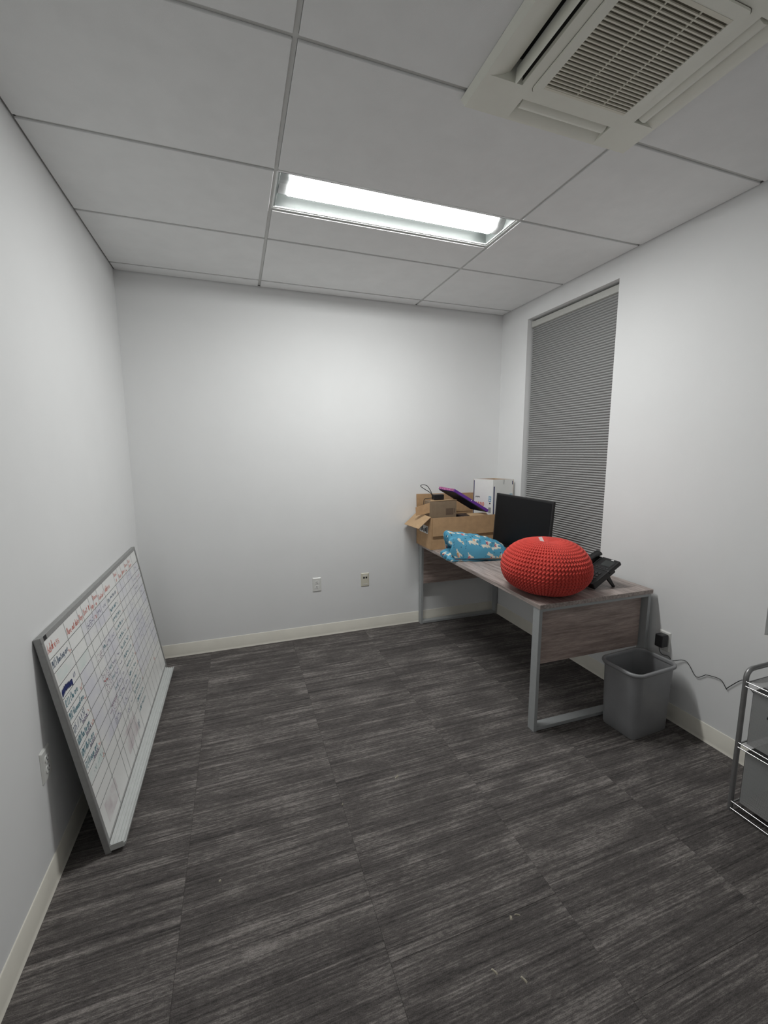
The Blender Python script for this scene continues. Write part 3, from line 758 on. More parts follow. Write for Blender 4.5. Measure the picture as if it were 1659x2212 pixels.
# ------------------------------------------------------------------ desk
ZT = 0.727
dk = thing('desk', 'grey wood-look desk on flat metal loop legs against the window wall', 'desk', (2.143, -1.622, 0), -0.0137)
DW, DL = 0.785, 1.612
dz = ZT-0.024
box('desk_top', (0, 0, dz), (DW, DL, ZT), 'woodtop', dk, bevel=0.0012)
PW, PT = 0.052, 0.020
for y in (0.008, DL-0.008-PW):
    for x in (0.004, DW-0.004-PT): box('leg', (x, y, 0.0), (x+PT, y+PW, dz), 'deskmetal', dk, bevel=0.0012)
    box('foot_bar', (0.004+PT, y, 0.004), (DW-0.004-PT, y+PW, 0.004+PT), 'deskmetal', dk, bevel=0.0012)
    box('top_bar', (0.004+PT, y, dz-PT+0.002), (DW-0.004-PT, y+PW, dz), 'deskmetal', dk, bevel=0.0012)
for y in (0.044, DL-0.062): box('end_panel', (0.004+PT, y, 0.372), (DW-0.004-PT-0.012, y+0.016, dz-PT+0.002), 'woodend', dk)

# ------------------------------------------------------------------ red knitted pouf
pf = thing('knitted_pouf', 'round red chunky-knit pouf resting on the desk corner', 'pouf', (2.334, -1.426, ZT))
NC, NR, SU, SV = 80, 32, 10, 12
A_, C_ = 0.242, 0.150
U = np.linspace(0, 1, NC*SU, endpoint=False); V = np.linspace(0.0, 1, NR*SV+1)
UU, VV = np.meshgrid(U, V)
ex, ez = 0.83, 1.0
tq = np.linspace(0, math.pi, 2001)
lq = np.concatenate([[0], np.cumsum(np.hypot(np.diff(A_*np.abs(np.sin(tq))**ex), np.diff(C_*np.sign(np.cos(tq))*np.abs(np.cos(tq))**ez)))])
TH = np.interp(VV*lq[-1], lq, tq); PH = UU*2*math.pi
row = VV*NR; ri = np.floor(row); fv = row-ri-0.5
cu_ = UU*NC; fu = cu_-np.floor(cu_)-0.5
jit = 0.15*np.sin(PH*5+ri*1.7)
# one slanted hook of yarn per stitch
def seg(px, py, ax_, ay_, bx, by):
    dx, dy = bx-ax_, by-ay_; t = np.clip(((px-ax_)*dx+(py-ay_)*dy)/(dx*dx+dy*dy), 0, 1)
    return np.hypot(px-ax_-t*dx, (py-ay_-t*dy))
d = 1e3
for du in (-1, 0, 1):
    for dv in (-1, 0, 1):
        sh = 0.0
        px = fu-du-sh*np.where(ri % 2 == 0, 1, -1)*1.0; py = fv-dv
        d = np.minimum(d, seg(px, py, 0.0, -0.5, 0.24, -0.26)); d = np.minimum(d, seg(px, py, 0.24, -0.26, -0.24, 0.24)); d = np.minimum(d, seg(px, py, -0.24, 0.24, 0.0, 0.5))
hgt = np.sqrt(np.clip(1-(d/0.31)**2, 0, 1))*(0.0080+0.0012*np.cos(2*math.pi*fv))
fade = np.clip(np.sin(TH)*1.5, 0.0, 1)
flat = np.where(np.cos(TH) < 0, 1.0, 1.0)
st, ct = np.sin(TH), np.cos(TH)
rr_ = np.sign(st)*np.abs(st)**ex; zz_ = np.sign(ct)*np.abs(ct)**ez
lump = 1+0.012*np.sin(PH*3+1)+0.008*np.sin(PH*7+TH*3)
R_ = A_*rr_*lump+hgt*fade*st; Z_ = np.where(ct > 0, 0.171, 0.134)*zz_+hgt*fade*ct-0.018*np.exp(-(st/0.16)**2)*(ct > 0)
Z_ = np.maximum(Z_+0.130, 0.0)
X = R_*np.cos(PH); Y = R_*np.sin(PH)
nv_, nu_ = X.shape
vs = np.stack([X, Y, Z_], -1).reshape(-1, 3)
i0 = (np.arange(nv_-1)[:, None]*nu_+np.arange(nu_)[None]); i1 = (np.arange(nv_-1)[:, None]*nu_+(np.arange(nu_)[None]+1) % nu_)
F = np.stack([i0, i0+nu_, i1+nu_, i1], -1).reshape(-1, 4)


def npmesh(name, vs, F):
    me = bpy.data.meshes.new(name); me.vertices.add(len(vs)); me.vertices.foreach_set('co', vs.astype(np.float32).ravel())
    me.loops.add(F.size); me.loops.foreach_set('vertex_index', F.astype(np.int32).ravel())
    me.polygons.add(len(F)); me.polygons.foreach_set('loop_start', np.arange(0, F.size, 4, dtype=np.int32))
    me.update(calc_edges=True); me.validate(); return me


link('knit_cover', npmesh('knit_cover', vs, F), 'yarn', pf, smooth=180)
MB().slab([(-0.050, -0.006, 0.286), (-0.030, -0.010, 0.288), (-0.034, 0.008, 0.314), (-0.056, 0.010, 0.312)], 0.0015).build('cloth_tag', 'paper', pf)

# ------------------------------------------------------------------ blue pillow, folded
pl_ = thing('folded_pillow', 'folded blue pillow with white llama print lying on the desk', 'pillow', (2.128, -0.585, ZT), -0.22)
prof_ = smoothpath([(-0.02, 0, 0.012), (0.06, 0, 0.0), (0.20, 0, 0.0), (0.36, 0, 0.0), (0.45, 0, 0.010), (0.485, 0, 0.055), (0.455, 0, 0.105), (0.36, 0, 0.142), (0.24, 0, 0.170), (0.12, 0, 0.185), (0.035, 0, 0.198), (0.005, 0, 0.172), (0.012, 0, 0.128), (0.055, 0, 0.100), (0.115, 0, 0.092), (0.14, 0, 0.080), (0.10, 0, 0.070), (0.04, 0, 0.066), (-0.015, 0, 0.042), (-0.02, 0, 0.012)], 20)[:-1]
pp = np.array([(p.x*0.93, p.z) for p in prof_]); ns = len(pp)
NY = 170; HY = 0.115
tt = np.sin(np.linspace(-1, 1, NY)*math.pi/2)
vsl = []; colr = []
cen = np.array([0.21, 0.055]); arc_ = np.concatenate([[0], np.cumsum(np.hypot(*np.diff(pp, axis=0).T))])
rng = np.random.RandomState(3)
motifs = []
for gx in np.arange(0.02, 1.35, 0.098):
    for k, gy in enumerate(np.arange(-0.24, 0.25, 0.075)):
        motifs.append((gx+(0.05 if k % 2 else 0)+rng.uniform(-.012, .012), gy+rng.uniform(-.012, .012), rng.randint(0, 4), rng.uniform(-0.5, 0.5), rng.choice([-1, 1])))
kk_ = np.maximum(1-np.abs(tt)**3.2, 0)**0.55; yl_ = np.concatenate([[0], np.cumsum(np.hypot(np.diff(tt*HY), 0.085*np.diff(kk_)))]); yl_ -= yl_.mean()
S_, Y_ = np.meshgrid(arc_, yl_)
base = np.array([0.085, 0.335, 0.50]); colv = np.tile(base, S_.shape+(1,)).astype(float)
white = np.array([0.72, 0.70, 0.60])


def ell(px, py, cx, cy, a, b): return ((px-cx)/a)**2+((py-cy)/b)**2 < 1


for mx, my, kind, rot_, fl_ in motifs:
    dx, dy = S_-mx, Y_-my; m_ = (np.abs(dx) < 0.06) & (np.abs(dy) < 0.06)
    if not m_.any(): continue
    c_, s_ = math.cos(rot_+math.pi/2), math.sin(rot_+math.pi/2); px = (dx*c_+dy*s_)*fl_*1.02; py = (-dx*s_+dy*c_)*1.02
    py = -py
    if kind < 3:
        wmask = ell(px, py, 0, 0, 0.021, 0.013) | ((np.abs(px-0.018) < 0.0065) & (py > -0.005) & (py < 0.034)) | ell(px, py, 0.021, 0.033, 0.010, 0.0075) | ((np.abs(np.abs(px)-0.013) < 0.0045) & (py < 0) & (py > -0.030)) | ell(px, py, -0.021, 0.008, 0.006, 0.005) | ell(px, py, 0.016, 0.042, 0.003, 0.006)
        colv[wmask & m_] = white
        e1 = ell(px, py, -0.001, 0.004, 0.011, 0.009); e2 = ell(px, py, -0.001, 0.0, 0.006, 0.006)
        sad = (np.array([0.55, 0.07, 0.08]), np.array([0.60, 0.33, 0.10]), np.array([0.30, 0.03, 0.06]))[kind]
        colv[e1 & m_] = sad; colv[e2 & e1 & m_] = (0.62, 0.30, 0.32)
    else:
        wmask = ell(px, py, 0, 0.006, 0.010, 0.012) | ell(px, py, 0.004, -0.014, 0.008, 0.008)
        colv[wmask & m_] = white; colv[ell(px, py, 0.002, -0.014, 0.003, 0.003) & m_] = (0.01, 0.01, 0.02)
    for q_ in range(3):
        ddx, ddy = rng.uniform(-0.05, 0.05), rng.uniform(-0.036, 0.036)
        dot = ell(dx, dy, ddx, ddy, 0.0042, 0.0034) & ~wmask & m_; colv[dot] = (0.012, 0.018, 0.05)
    wv = (np.abs(py-0.004*np.sin(px*500)+0.043) < 0.0018) & (np.abs(px) < 0.024) & (np.sin(px*900) > -0.3) & m_; colv[wv] = (0.015, 0.025, 0.07)
for j, t in enumerate(tt):
    k = (1-abs(t)**3.2)**0.55 if abs(t) < 1 else 0.0
    kz = 0.16+0.84*k; kx = 0.86+0.14*k
    Q = cen+(pp-cen)*np.array([kx, kz])
    Q[:, 1] = Q[:, 1]-Q[:, 1].min()
    if t > 0: Q[:, 1] *= 1.0+0.05*t
    lefty = np.exp(-np.clip(Q[:, 0], 0, 1)/0.10)
    wr_ = 0.0045*np.sin(31*Q[:, 0]+9*t+3*np.sin(4*t))*np.sin(6*t+20*Q[:, 0])+0.004*np.sin(55*Q[:, 0]-14*t)+0.010*lefty*np.sin(15*t+Q[:, 1]*40)
    dirn = Q-cen; dirn /= np.maximum(np.linalg.norm(dirn, axis=1, keepdims=True), 1e-6)
    Q = Q+dirn*wr_[:, None]; Q[:, 1] = np.maximum(Q[:, 1], 0.0)
    vsl.append(np.stack([Q[:, 0], np.full(ns, t*HY)+0.006*np.sin(20*Q[:, 0]), Q[:, 1]], -1))
vs = np.concatenate(vsl)
i0 = (np.arange(NY-1)[:, None]*ns+np.arange(ns)[None]); i1 = (np.arange(NY-1)[:, None]*ns+(np.arange(ns)[None]+1) % ns)
me = npmesh('pillow_case', vs, np.stack([i0, i1, i1+ns, i0+ns], -1).reshape(-1, 4))
bm = bmesh.new(); bm.from_mesh(me); bm.verts.ensure_lookup_table()
bm.faces.new([bm.verts[i] for i in range(ns)]); bm.faces.new([bm.verts[(NY-1)*ns+i] for i in range(ns)]); bmesh.ops.recalc_face_normals(bm, faces=bm.faces); bm.to_mesh(me); bm.free()
at_ = me.color_attributes.new('Col', 'FLOAT_COLOR', 'POINT'); cc = np.ones((len(me.vertices), 4), np.float32); cc[:, :3] = colv.reshape(-1, 3); at_.data.foreach_set('color', cc.ravel())
link('pillow_case', me, 'pillow', pl_, smooth=180)

# ------------------------------------------------------------------ monitor
TLc, TRc = Vector((2.600, -0.525, 1.198)), Vector((2.708, -1.035, 1.176))
ex_ = (TRc-TLc).normalized(); up0 = Vector((0.035, 0, 1)); nm_ = ex_.cross(up0).normalized()
if nm_.x > 0: nm_ = -nm_
ey_ = nm_.cross(ex_).normalized()
if ey_.z < 0: ey_ = -ey_
mw_, mh_ = (TRc-TLc).length, 0.405
ctr = (TLc+TRc)/2-ey_*mh_
mo = thing('computer_monitor', 'black flat computer monitor standing in front of the grey shade', 'monitor', (ctr.x+0.06, ctr.y, ZT))
mloc = Vector((ctr.x+0.06, ctr.y, ZT))
def mp(a, b_, c): return tuple(TLc+ex_*a-ey_*b_+nm_*c-mloc)
def mbox(name, a0_, a1_, b0_, b1_, c0_, c1_, mat, bev=0.0, par=mo):
    q = MB().hexa([mp(a0_, b1_, c0_), mp(a1_, b1_, c0_), mp(a1_, b1_, c1_), mp(a0_, b1_, c1_), mp(a0_, b0_, c0_), mp(a1_, b0_, c0_), mp(a1_, b0_, c1_), mp(a0_, b0_, c1_)])
    return q.build(name, mat, par, bevel=bev)
mbox('bezel', 0, mw_, 0, mh_, -0.022, 0.0, 'black', 0.003)
mbox('screen', 0.012, mw_-0.012, 0.012, mh_-0.022, 0.0, 0.0006, 'blackgloss')
mbox('rear_cover', 0.10, mw_-0.10, 0.06, mh_-0.04, -0.05, -0.022, 'black', 0.006)
mbox('stand_neck', mw_/2-0.04, mw_/2+0.04, 0.15, mh_+0.040, -0.062, -0.045, 'black', 0.003)
MB().loft([[(0.10*math.cos(a)+0.0, 0.125*math.sin(a), z) for a in [2*math.pi*k/40 for k in range(40)]] for z in (0.0, 0.012)]).build('stand_base', 'black', mo, smooth=30, bevel=0.003)

# ------------------------------------------------------------------ desk phone
pd = thing('desk_phone', 'black desk phone propped on its stand beside the red pouf', 'telephone', (2.585, -1.435, ZT), 0.0)
ang = math.radians(31); ca, sa = math.cos(ang), math.sin(ang)
def ph(s, y, n_): return (s*ca-n_*sa, y, s*sa+n_*ca+0.0245)
def pbox(name, s0, s1, y0_, y1_, n0, n1, mat, bev=0.0, par=pd, s1t=None):
    s1t = s1 if s1t is None else s1t
    q = MB().hexa([ph(s0, y0_, n0), ph(s1, y0_, n0), ph(s1, y1_, n0), ph(s0, y1_, n0), ph(s0, y0_, n1), ph(s1t, y0_, n1), ph(s1t, y1_, n1), ph(s0, y1_, n1)])
    return q.build(name, mat, par, bevel=bev)
pbox('body', 0.0, 0.175, -0.095, 0.095, -0.026, 0.012, 'black', 0.006)
pbox('display_head', 0.125, 0.230, -0.098, 0.03, -0.012, 0.016, 'black', 0.008)
scr = pbox('display', 0.160, 0.208, -0.080, -0.012, 0.015, 0.0172, 'screen', 0.001)
pbox('badge', 0.214, 0.220, -0.062, -0.044, 0.015, 0.0172, 'silver')
for i in range(4):
    for j in range(3): pbox('key', 0.022+i*0.022, 0.036+i*0.022, -0.070+j*0.024, -0.052+j*0.024, 0.011, 0.0155, 'keygrey', 0.001)
for j in range(5): pbox('soft_key', 0.136, 0.146, -0.084+j*0.019, -0.070+j*0.019, 0.015, 0.018, 'keygrey', 0.001)
hs = MB()
rings = []
for k in range(15):
    s = 0.015+0.225*k/14; e_ = abs(k/7-1); hgt_ = 0.020+0.012*e_**3; off_ = 0.030+0.010*(1-e_**2)-0.004*e_**3
    rings.append([ph(s, 0.062+0.024*math.cos(a), off_+hgt_*0.6*math.sin(a)) for a in [2*math.pi*m/14 for m in range(14)]])
hs.loft(rings); hs.build('handset', 'black', pd, smooth=50)
pbox('cradle', 0.01, 0.226, 0.032, 0.095, -0.010, 0.014, 'black', 0.004)
for y in (-0.088, 0.07):
    p0, p1 = Vector(ph(0.115, y, -0.024)), Vector((0.176, y, 0.0))
    MB().hexa([p1+Vector((-0.016, 0, 0)), p1+Vector((0, 0, 0)), p1+Vector((0, 0.014, 0)), p1+Vector((-0.016, 0.014, 0)), p0+Vector((-0.012, 0, 0.0)), p0+Vector((0.012, 0, 0.012)), p0+Vector((0.012, 0.014, 0.012)), p0+Vector((-0.012, 0.014, 0))]).build('stand_leg', 'black', pd, bevel=0.002)
pbox('foot', 0.002, 0.022, -0.09, 0.09, -0.028, -0.022, 'black', 0.002)

# ------------------------------------------------------------------ cardboard box with its contents
bx0, bx1, by0, by1, bz1 = 2.142, 2.932, -0.303, -0.016, 0.988
cb = thing('cardboard_box', 'large open brown cardboard box in the corner, full of items', 'box', (2.142, -0.303, ZT+0.0005))
bo = Vector((2.142, -0.303, ZT+0.0005)); CT = 0.004
def cl(x, y, z): return (x-bo.x, y-bo.y, z-bo.z)
def cbox(name, lo, hi, mat='card', bev=0.0008): return box(name, cl(*lo), cl(*hi), mat, cb, bev)
z0_ = bo.z
cbox('front_wall', (bx0, by0, z0_), (bx1, by0+CT, bz1)); cbox('back_wall', (bx0, by1-CT, z0_), (bx1, by1, bz1))
cbox('side_wall', (bx0, by0+CT, z0_), (bx0+CT, by1-CT, bz1+0.008)); cbox('side_wall', (bx1-CT, by0+CT, z0_), (bx1, by1-CT, bz1)); cbox('bottom', (bx0+CT, by0+CT, z0_), (bx1-CT, by1-CT, z0_+CT))
def flap(q, mat='card', t=0.004): MB().slab([cl(*p) for p in q], t).build('flap', mat, cb)
flap([(bx0+0.012, by0-0.006, bz1), (bx1, by0-0.006, bz1+0.004), (bx1, by0-0.012, bz1-0.148), (bx0+0.012, by0-0.014, bz1-0.148)])
flap([(bx0, by1-CT, bz1), (2.712, by1-CT, bz1), (2.716, -0.010, 1.150), (2.140, -0.012, 1.158)])
flap([(bx0, by0, bz1+0.008), (bx0, by1, bz1+0.008), (bx0-0.118, by1-0.015, bz1-0.085), (bx0-0.112, by0-0.012, bz1-0.078)], 'cardlight')
# shipping label on the left end
lb = box('shipping_label', cl(bx0-0.0008, by0+0.055, 0.850), cl(bx0, by0+0.215, 0.915), 'paper', cb)
for k in range(5): box('label_print', cl(bx0-0.0014, by0+0.062+0.0285*k, 0.858+0.006*(k % 2)), cl(bx0-0.0006, by0+0.083+0.0285*k, 0.905-0.01*(k % 3)), 'inkblack', lb)
flap([(2.52, by0+0.006, bz1-0.01), (2.68, by0+0.006, bz1-0.008), (2.68, by0+0.05, bz1+0.012), (2.50, by0+0.06, bz1+0.010)], 'cardlight')

ib = thing('small_carton', 'small dull brown carton standing inside the large cardboard box', 'box', (2.172, -0.215, 0.885), 0.02)
ib_w, ib_d, ib_h = 0.250, 0.095, 0.224
def ibx(nm, lo, hi, mat='carddull'): return box(nm, lo, hi, mat, ib, 0.0008)
ibx('front_wall', (0, 0, 0), (ib_w, 0.003, ib_h)); ibx('back_wall', (0, ib_d-0.003, 0), (ib_w, ib_d, ib_h)); ibx('side_wall', (0, 0.003, 0), (0.003, ib_d-0.003, ib_h)); ibx('side_wall', (ib_w-0.003, 0.003, 0), (ib_w, ib_d-0.003, ib_h)); ibx('lid', (0.0, 0.002, ib_h), (ib_w, ib_d, ib_h+0.003))
MB().slab([(0, 0.0, ib_h-0.09), (0, 0.0, ib_h-0.005), (-0.105, 0.05, ib_h-0.045), (-0.10, 0.05, ib_h-0.115)], 0.003).build('flap', 'card', ib)
MB().slab([(0.01, 0.0, ib_h+0.0035), (0.255, 0.0, ib_h+0.006), (0.255, 0.05, ib_h+0.008), (0.03, 0.05, ib_h+0.006)], 0.003).build('flap', 'cardlight', ib)
for nm, lo, hi in (('printed_panel', (0.15, -0.0006, ib_h-0.115), (0.222, 0, ib_h-0.060)), ('printed_panel', (0.228, -0.0006, ib_h-0.100), (0.238, 0, ib_h-0.062))): box(nm, lo, hi, 'cardprint', ib)

ad_ = thing('power_brick', 'black power brick with looped cable on top of the small carton', 'adapter', (2.262, -0.168, 1.1215))
box('brick', (-0.04, -0.025, 0), (0.052, 0.025, 0.042), 'black', ad_, 0.004)
MB().tube(smoothpath([(-0.038, 0, 0.012), (-0.06, 0.0, 0.055), (-0.115, 0.01, 0.092), (-0.145, 0.015, 0.115), (-0.125, 0.02, 0.125), (-0.085, 0.02, 0.115), (-0.055, 0.01, 0.07), (-0.038, 0.01, 0.02), (-0.08, 0.0, 0.012), (-0.108, 0.022, 0.002), (-0.110, 0.026, -0.05)], 8), 0.0028, 8).build('cable', 'cable', ad_, smooth=60)

# purple case leaning across the box rim, dark folder below it
pa, pb, pc = Vector((2.388, -0.235, 1.213)), Vector((2.672, -0.312, 1.034)), Vector((2.313, -0.100, 1.226))
pu = thing('purple_case', 'flat purple case with pink end leaning on the cardboard box rim', 'case', pb)
e1, e2 = pa-pb, pc-pa; nn = e1.cross(e2).normalized()
if nn.z < 0: nn = -nn
tk = 0.026
def pq(a, b_, c): return e1*a+e2*b_+nn*c
MB().hexa([pq(0, 0, -tk), pq(0.985, 0, -tk), pq(0.985, 1, -tk), pq(0, 1, -tk), pq(0, 0, 0), pq(0.985, 0, 0), pq(0.985, 1, 0), pq(0, 1, 0)]).build('shell', 'purple', pu, bevel=0.002)
MB().hexa([pq(0.985, 0.04, -tk+0.002), pq(1.0, 0.04, -tk+0.002), pq(1.0, 0.97, -tk+0.002), pq(0.985, 0.97, -tk+0.002), pq(0.985, 0.04, -0.002), pq(1.0, 0.04, -0.002), pq(1.0, 0.97, -0.002), pq(0.985, 0.97, -0.002)]).build('pink_end', 'pink', pu)
MB().hexa([pq(0.49, -0.012, -tk*0.6), pq(0.50, -0.012, -tk*0.6), pq(0.50, 0.0, -tk*0.6), pq(0.49, 0.0, -tk*0.6), pq(0.49, -0.012, -tk*0.3), pq(0.50, -0.012, -tk*0.3), pq(0.50, 0, -tk*0.3), pq(0.49, 0, -tk*0.3)]).build('button', 'silver', pu)
MB().hexa([pq(0.02, 0.02, -tk-0.004), pq(0.96, 0.02, -tk-0.004), pq(0.96, 0.98, -tk-0.004), pq(0.02, 0.98, -tk-0.004), pq(0.02, 0.02, -tk), pq(0.96, 0.02, -tk), pq(0.96, 0.98, -tk), pq(0.02, 0.98, -tk)]).build('dark_underside', 'folder', pu)
fo = thing('dark_folder', 'dark navy folder with white page edges under the purple case', 'folder', (2.47, -0.27, 0.962), 0.05)
box('cover', (0, 0, 0), (0.16, 0.16, 0.012), 'folder', fo, 0.001); box('page_edge', (0.004, -0.002, 0.012), (0.156, 0.156, 0.016), 'paper', fo); box('cover', (0, 0, 0.016), (0.16, 0.158, 0.020), 'folder', fo)
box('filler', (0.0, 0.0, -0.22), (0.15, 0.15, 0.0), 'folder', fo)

# white shipping carton, skewed, in the corner
N_, Rr, Lc, Bk = Vector((2.727, -0.280, 0)), Vector((2.926, -0.289, 0)), Vector((2.640, -0.112, 0)), Vector((2.843, -0.124, 0))
wc = thing('white_carton', 'tall open white shipping carton with navy stripes in the corner', 'box', (N_.x, N_.y, ZT+0.006))
WH = 1.283-ZT-0.006
def wl(p, z): return (p.x-N_.x, p.y-N_.y, z)
def wall_(a, b_, z0a, z1a, nm='wall'):
    d_ = (b_-a).normalized(); n_ = Vector((-d_.y, d_.x, 0))*0.003
    c_ = (N_+Rr+Lc+Bk)/4
    if n_.dot(c_-a) < 0: n_ = -n_
    MB().hexa([wl(a, z0a), wl(b_, z0a), wl(b_+n_, z0a), wl(a+n_, z0a), wl(a, z1a), wl(b_, z1a), wl(b_+n_, z1a), wl(a+n_, z1a)]).build(nm, 'whitecard', wc)
    q = MB().hexa([wl(a+n_*1.02, 0.01), wl(b_+n_*1.02, 0.01), wl(b_+n_*1.2, 0.01), wl(a+n_*1.2, 0.01), wl(a+n_*1.02, z1a-0.001), wl(b_+n_*1.02, z1a-0.001), wl(b_+n_*1.2, z1a-0.001), wl(a+n_*1.2, z1a-0.001)])
    q.build('brown_liner', 'card', wc)
for a, b_ in ((Lc, N_), (N_, Rr), (Rr, Bk), (Bk, Lc)): wall_(a, b_, 0, WH, 'carton_wall')
MB().hexa([wl(N_, 0), wl(Rr, 0), wl(Bk, 0), wl(Lc, 0), wl(N_, 0.004), wl(Rr, 0.004), wl(Bk, 0.004), wl(Lc, 0.004)]).build('carton_floor', 'card', wc)
def deco(a, b_, f0, f1, z0a, z1a, nm, mat, lift=0.0008):
    d_ = b_-a; n_ = Vector((-d_.y, d_.x, 0)).normalized(); c_ = (N_+Rr+Lc+Bk)/4
    if n_.dot(c_-a) > 0: n_ = -n_
    p0, p1 = a+d_*f0+n_*lift, a+d_*f1+n_*lift
    MB().add([wl(p0, z0a), wl(p1, z0a), wl(p1, z1a), wl(p0, z1a)], [(0, 1, 2, 3)]).build(nm, mat, wc)
deco(Lc, N_, 0.02, 0.055, 0.06, WH-0.012, 'navy_stripe', 'navy'); deco(N_, Rr, 0.035, 0.085, 0.06, WH-0.060, 'navy_stripe', 'navy'); deco(N_, Rr, 0.925, 0.965, WH-0.045, WH-0.015, 'navy_stripe', 'navy')
deco(N_, Rr, 0.515, 0.53, WH-0.042, WH-0.004, 'slit', 'inkblack')
def emblem(a, b_, f0, f1, z0a, z1a):
    deco(a, b_, f0, f1, z0a, z1a, 'blue_emblem', 'blueprint')
    fm, zm = (f0+f1)/2, (z0a+z1a)/2; df, dz_ = (f1-f0), (z1a-z0a)
    deco(a, b_, f0+df*.14, fm-df*.06, zm+dz_*.08, z1a-dz_*.16, 'emblem_mark', 'paper', 0.0014); deco(a, b_, fm+df*.06, f1-df*.14, zm+dz_*.08, z1a-dz_*.16, 'emblem_mark', 'paper', 0.0014); deco(a, b_, f0+df*.2, f1-df*.2, z0a+dz_*.16, zm-dz_*.08, 'emblem_mark', 'paper', 0.0014)
emblem(Lc, N_, 0.80, 0.93, WH-0.190, WH-0.145); emblem(N_, Rr, 0.82, 0.96, WH-0.165, WH-0.125)
def ontext(a, b_, f0, z, txt, size, mat, width=None):
    q = MB(); text_mesh(q, txt, 0, 0, 0, size, width); d_ = (b_-a); Ld = d_.length; d_ = d_/Ld; n_ = Vector((-d_.y, d_.x, 0)); c_ = (N_+Rr+Lc+Bk)/4
    if n_.dot(c_-a) > 0: n_ = -n_
    s0 = f0*Ld; q.v = [wl(a+d_*(s0+x)+n_*0.0012, z+y) for x, y, _z in q.v]
    q.build('print', mat, wc)
for k in range(5): deco(Lc, N_, 0.13+0.045*k, 0.16+0.045*k, WH-0.160+0.004*(k % 2), WH-0.148, 'fine_print', 'inkblack')
ontext(N_, Rr, 0.28, WH-0.158, 'IFT', 0.034, 'inkblack', 0.052)
for k in range(4):
    f0 = 0.12+0.118*k; a, b_ = Lc, N_; d_ = (b_-a); Ld = d_.length; d_ /= Ld; n_ = Vector((-d_.y, d_.x, 0))
    c_ = (N_+Rr+Lc+Bk)/4
    if n_.dot(c_-a) > 0: n_ = -n_
    q = MB(); m = 20
    for ri_, ro_ in ((0.62, 1.0), (0.0, 0.40)):
        i_ = len(q.v); vs_ = []
        for kk in range(m):
            t = 2*math.pi*kk/m
            for r_ in (ri_, ro_): vs_.append(wl(a+d_*(f0*Ld+0.0105+0.0095*r_*math.cos(t))+n_*0.001, WH-0.215+0.0175*r_*math.sin(t)))
        q.add(vs_, [(2*kk, 2*kk+1, (2*kk+3) % (2*m), (2*kk+2) % (2*m)) for kk in range(m)])
    q.build('red_symbol', 'redprint', wc)
for k in range(7): deco(Lc, N_, 0.80+0.02*k, 0.808+0.02*k+0.004*(k % 2), WH-0.285, WH-0.240, 'barcode_bar', 'inkblack')
deco(Lc, N_, 0.84, 0.90, WH-0.212, WH-0.198, 'print', 'inkblack')

# ------------------------------------------------------------------ waste bin
bn = thing('waste_bin', 'grey plastic waste bin on the carpet beside the desk', 'bin', (2.720, -1.743, 0), 0.055)
bn_h = 0.38
bot = (0.140, 0.104, 0.042); top = (0.165, 0.119, 0.058)
q = MB(); rings = []
def rg(h_, r_, z): return [(a, b_, z) for a, b_ in rounded(h_[0], h_[1], r_, 7)]
rings.append(rg((bot[0]-0.008, bot[1]-0.008), 0.024, 0.0)); rings.append(rg(bot, bot[2], 0.010))
for k in range(1, 6):
    t = k/5; rings.append(rg((bot[0]+(top[0]-0.006-bot[0])*t, bot[1]+(top[1]-0.006-bot[1])*t), bot[2]+(top[2]-bot[2])*t, 0.010+(bn_h-0.024)*t))
for k in range(4, -1, -1):
    t = k/5; rings.append(rg((bot[0]+(top[0]-0.006-bot[0])*t-0.003, bot[1]+(top[1]-0.006-bot[1])*t-0.003), bot[2]+(top[2]-bot[2])*t-0.002, max(0.014, 0.010+(bn_h-0.024)*t)))
q.loft(rings); q.build('body', 'bin', bn, smooth=45)
q = MB(); rp = [(-0.010, bn_h-0.018), (0.002, bn_h-0.018), (0.006, bn_h-0.012), (0.006, bn_h-0.004), (0.002, bn_h+0.001), (-0.007, bn_h+0.001), (-0.010, bn_h-0.003)]
rings = [rg((top[0]+d_, top[1]+d_), top[2]+d_, z) for d_, z in rp]; rings.append(rings[0]); q.loft(rings, caps=False); q.build('rim', 'bin', bn, smooth=60)

# ------------------------------------------------------------------ plug-in adapter and its cord
pa_ = thing('plug_adapter', 'black plug-in adapter with thin cord on the right wall outlet', 'adapter', (W-0.009, -1.712, 0.440))
po = Vector((W-0.009, -1.712, 0.440))
box('adapter_body', (-0.050, -0.022, -0.022), (0.0, 0.022, 0.050), 'black', pa_, 0.005)
cp = [(-0.030, 0.006, -0.020), (-0.028, 0.003, -0.050), (-0.022, -0.012, -0.068), (-0.012, -0.034, -0.066), (-0.010, -0.050, -0.076), (-0.012, -0.046, -0.086), (-0.008, -0.062, -0.084)]
wl_ = [(-1.839, 0.384), (-1.897, 0.326), (-1.937, 0.352), (-1.950, 0.362), (-2.015, 0.372), (-2.046, 0.338), (-2.052, 0.348), (-2.101, 0.412), (-2.120, 0.414), (-2.18, 0.36), (-2.24, 0.25)]
cp += [(W-0.006-po.x, y-po.y, z-po.z) for y, z in wl_]
MB().tube(smoothpath(cp, 6), 0.0017, 8).build('cord', 'cable', pa_, smooth=60)

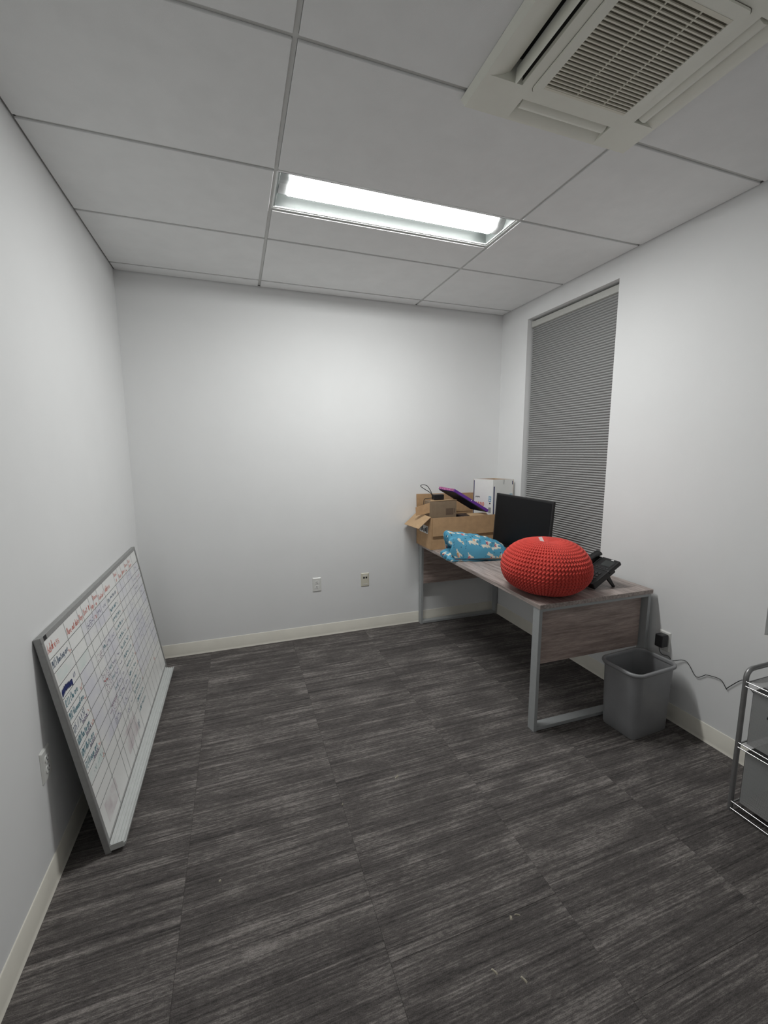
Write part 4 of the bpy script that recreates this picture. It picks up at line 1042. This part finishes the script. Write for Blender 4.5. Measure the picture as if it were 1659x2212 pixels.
# ------------------------------------------------------------------ mesh drawer cart
ct_ = thing('mesh_drawer_cart', 'silver wire mesh drawer cart at the right wall', 'cart', (2.61, -2.307, 0))
c0 = Vector((2.61, -2.307, 0)); CD, CW_ = 0.30, 0.40
def side(y):
    pts = [(0, y, 0.0), (0, y, 0.2), (0, y, 0.4), (0, y, 0.590)]
    pts += [(0.035-0.035*math.cos(a), y, 0.602+0.035*math.sin(a)) for a in [math.pi/2*k/7 for k in range(8)]]
    pts += [(CD-0.035+0.035*math.sin(a), y, 0.602+0.035*math.cos(a)) for a in [math.pi/2*k/7 for k in range(8)]]
    pts += [(CD, y, 0.4), (CD, y, 0.2), (CD, y, 0.0)]
    MB().tube(pts, 0.0095, 12).build('side_frame', 'cartpost', ct_, smooth=50)
side(0.0); side(-CW_)
for z in (0.588, 0.568, 0.316, 0.296, 0.044, 0.012):
    for x in (-0.006, CD+0.006): MB().tube([(x, 0.0, z), (x, -CW_, z)], 0.0026, 8).build('cross_rail', 'chrome', ct_, smooth=60)
for z in (0.578, 0.306, 0.030):
    for y in (0.0, -CW_): MB().tube([(0, y, z), (CD, y, z)], 0.0036, 8).build('side_rail', 'chrome', ct_, smooth=60)
box('mesh_shelf', (0.012, -CW_+0.012, 0.588), (CD-0.006, -0.012, 0.5892), 'mesh', ct_)
for zb_, zt_ in ((0.325, 0.558), (0.054, 0.288)):
    dr = MB(); x0_, x1_, y0_, y1_ = 0.004, CD-0.02, -CW_+0.028, -0.028
    dr.box((x0_, y0_, zb_), (x0_+0.001, y1_, zt_)).box((x1_-0.001, y0_, zb_), (x1_, y1_, zt_)).box((x0_, y0_, zb_), (x1_, y0_+0.001, zt_)).box((x0_, y1_-0.001, zb_), (x1_, y1_, zt_)).box((x0_, y0_, zb_), (x1_, y1_, zb_+0.001))
    d_ = dr.build('mesh_drawer', 'mesh', ct_)
    rim = MB()
    rr_p = [(x0_, y0_, zt_), (x1_, y0_, zt_), (x1_, y1_, zt_), (x0_, y1_, zt_), (x0_, y0_, zt_)]
    for a, b_ in zip(rr_p[:-1], rr_p[1:]): rim.tube([a, b_], 0.0026, 6)
    rim.build('drawer_rim', 'chrome', d_, smooth=60)
    if zt_ < 0.4: continue
    zk = zt_-0.066
    MB().tube([(-0.022, -CW_/2+0.10, zk), (-0.022, -CW_/2-0.10, zk)], 0.008, 10).build('handle', 'black', d_, smooth=50)
    for s in (-1, 1): MB().tube([(0.004, -CW_/2+s*0.085, zk), (-0.022, -CW_/2+s*0.085, zk)], 0.004, 8).build('handle_post', 'chrome', d_, smooth=50)

# ------------------------------------------------------------------ bits of lint on the carpet
def litter(x, y, rz, pts, label):
    q = MB()
    for (a, b_, c, d_) in pts: q.hexa([(a-c, b_-d_, 0.0), (a+c, b_-d_, 0.0), (a+c, b_+d_, 0.0), (a-c, b_+d_, 0.0), (a-c*.6, b_-d_*.5, 0.003), (a+c*.6, b_-d_*.6, 0.004), (a+c*.5, b_+d_*.6, 0.003), (a-c*.5, b_+d_*.5, 0.0035)])
    o = q.build('lint', 'lint'); o.location = (x, y, 0.0003); o.rotation_euler = (0, 0, rz); tag(o, label, 'lint', 'lint on the carpet')


litter(1.328, -1.665, 0.3, [(0, 0, 0.010, 0.003), (0.008, 0.006, 0.003, 0.005)], 'tan crumb of lint in the middle of the carpet, biggest of all')
litter(1.05, -1.732, 0.1, [(0, 0, 0.004, 0.003)], 'pale speck of lint on a carpet seam, left of the tan crumb')
litter(0.556, -1.909, 0.2, [(0, 0, 0.004, 0.004)], 'pale speck of lint nearest to the whiteboard tray')
litter(1.331, -2.465, 0.5, [(0, 0, 0.003, 0.010)], 'left one of two pale lint threads nearest the camera')
litter(1.401, -2.51, 0.4, [(0, 0, 0.003, 0.010)], 'right one of two pale lint threads nearest the camera')
litter(1.491, -2.358, -0.5, [(0, 0, 0.009, 0.002), (-0.022, -0.012, 0.004, 0.007)], 'thin pale lint thread just beyond the two nearest the camera')
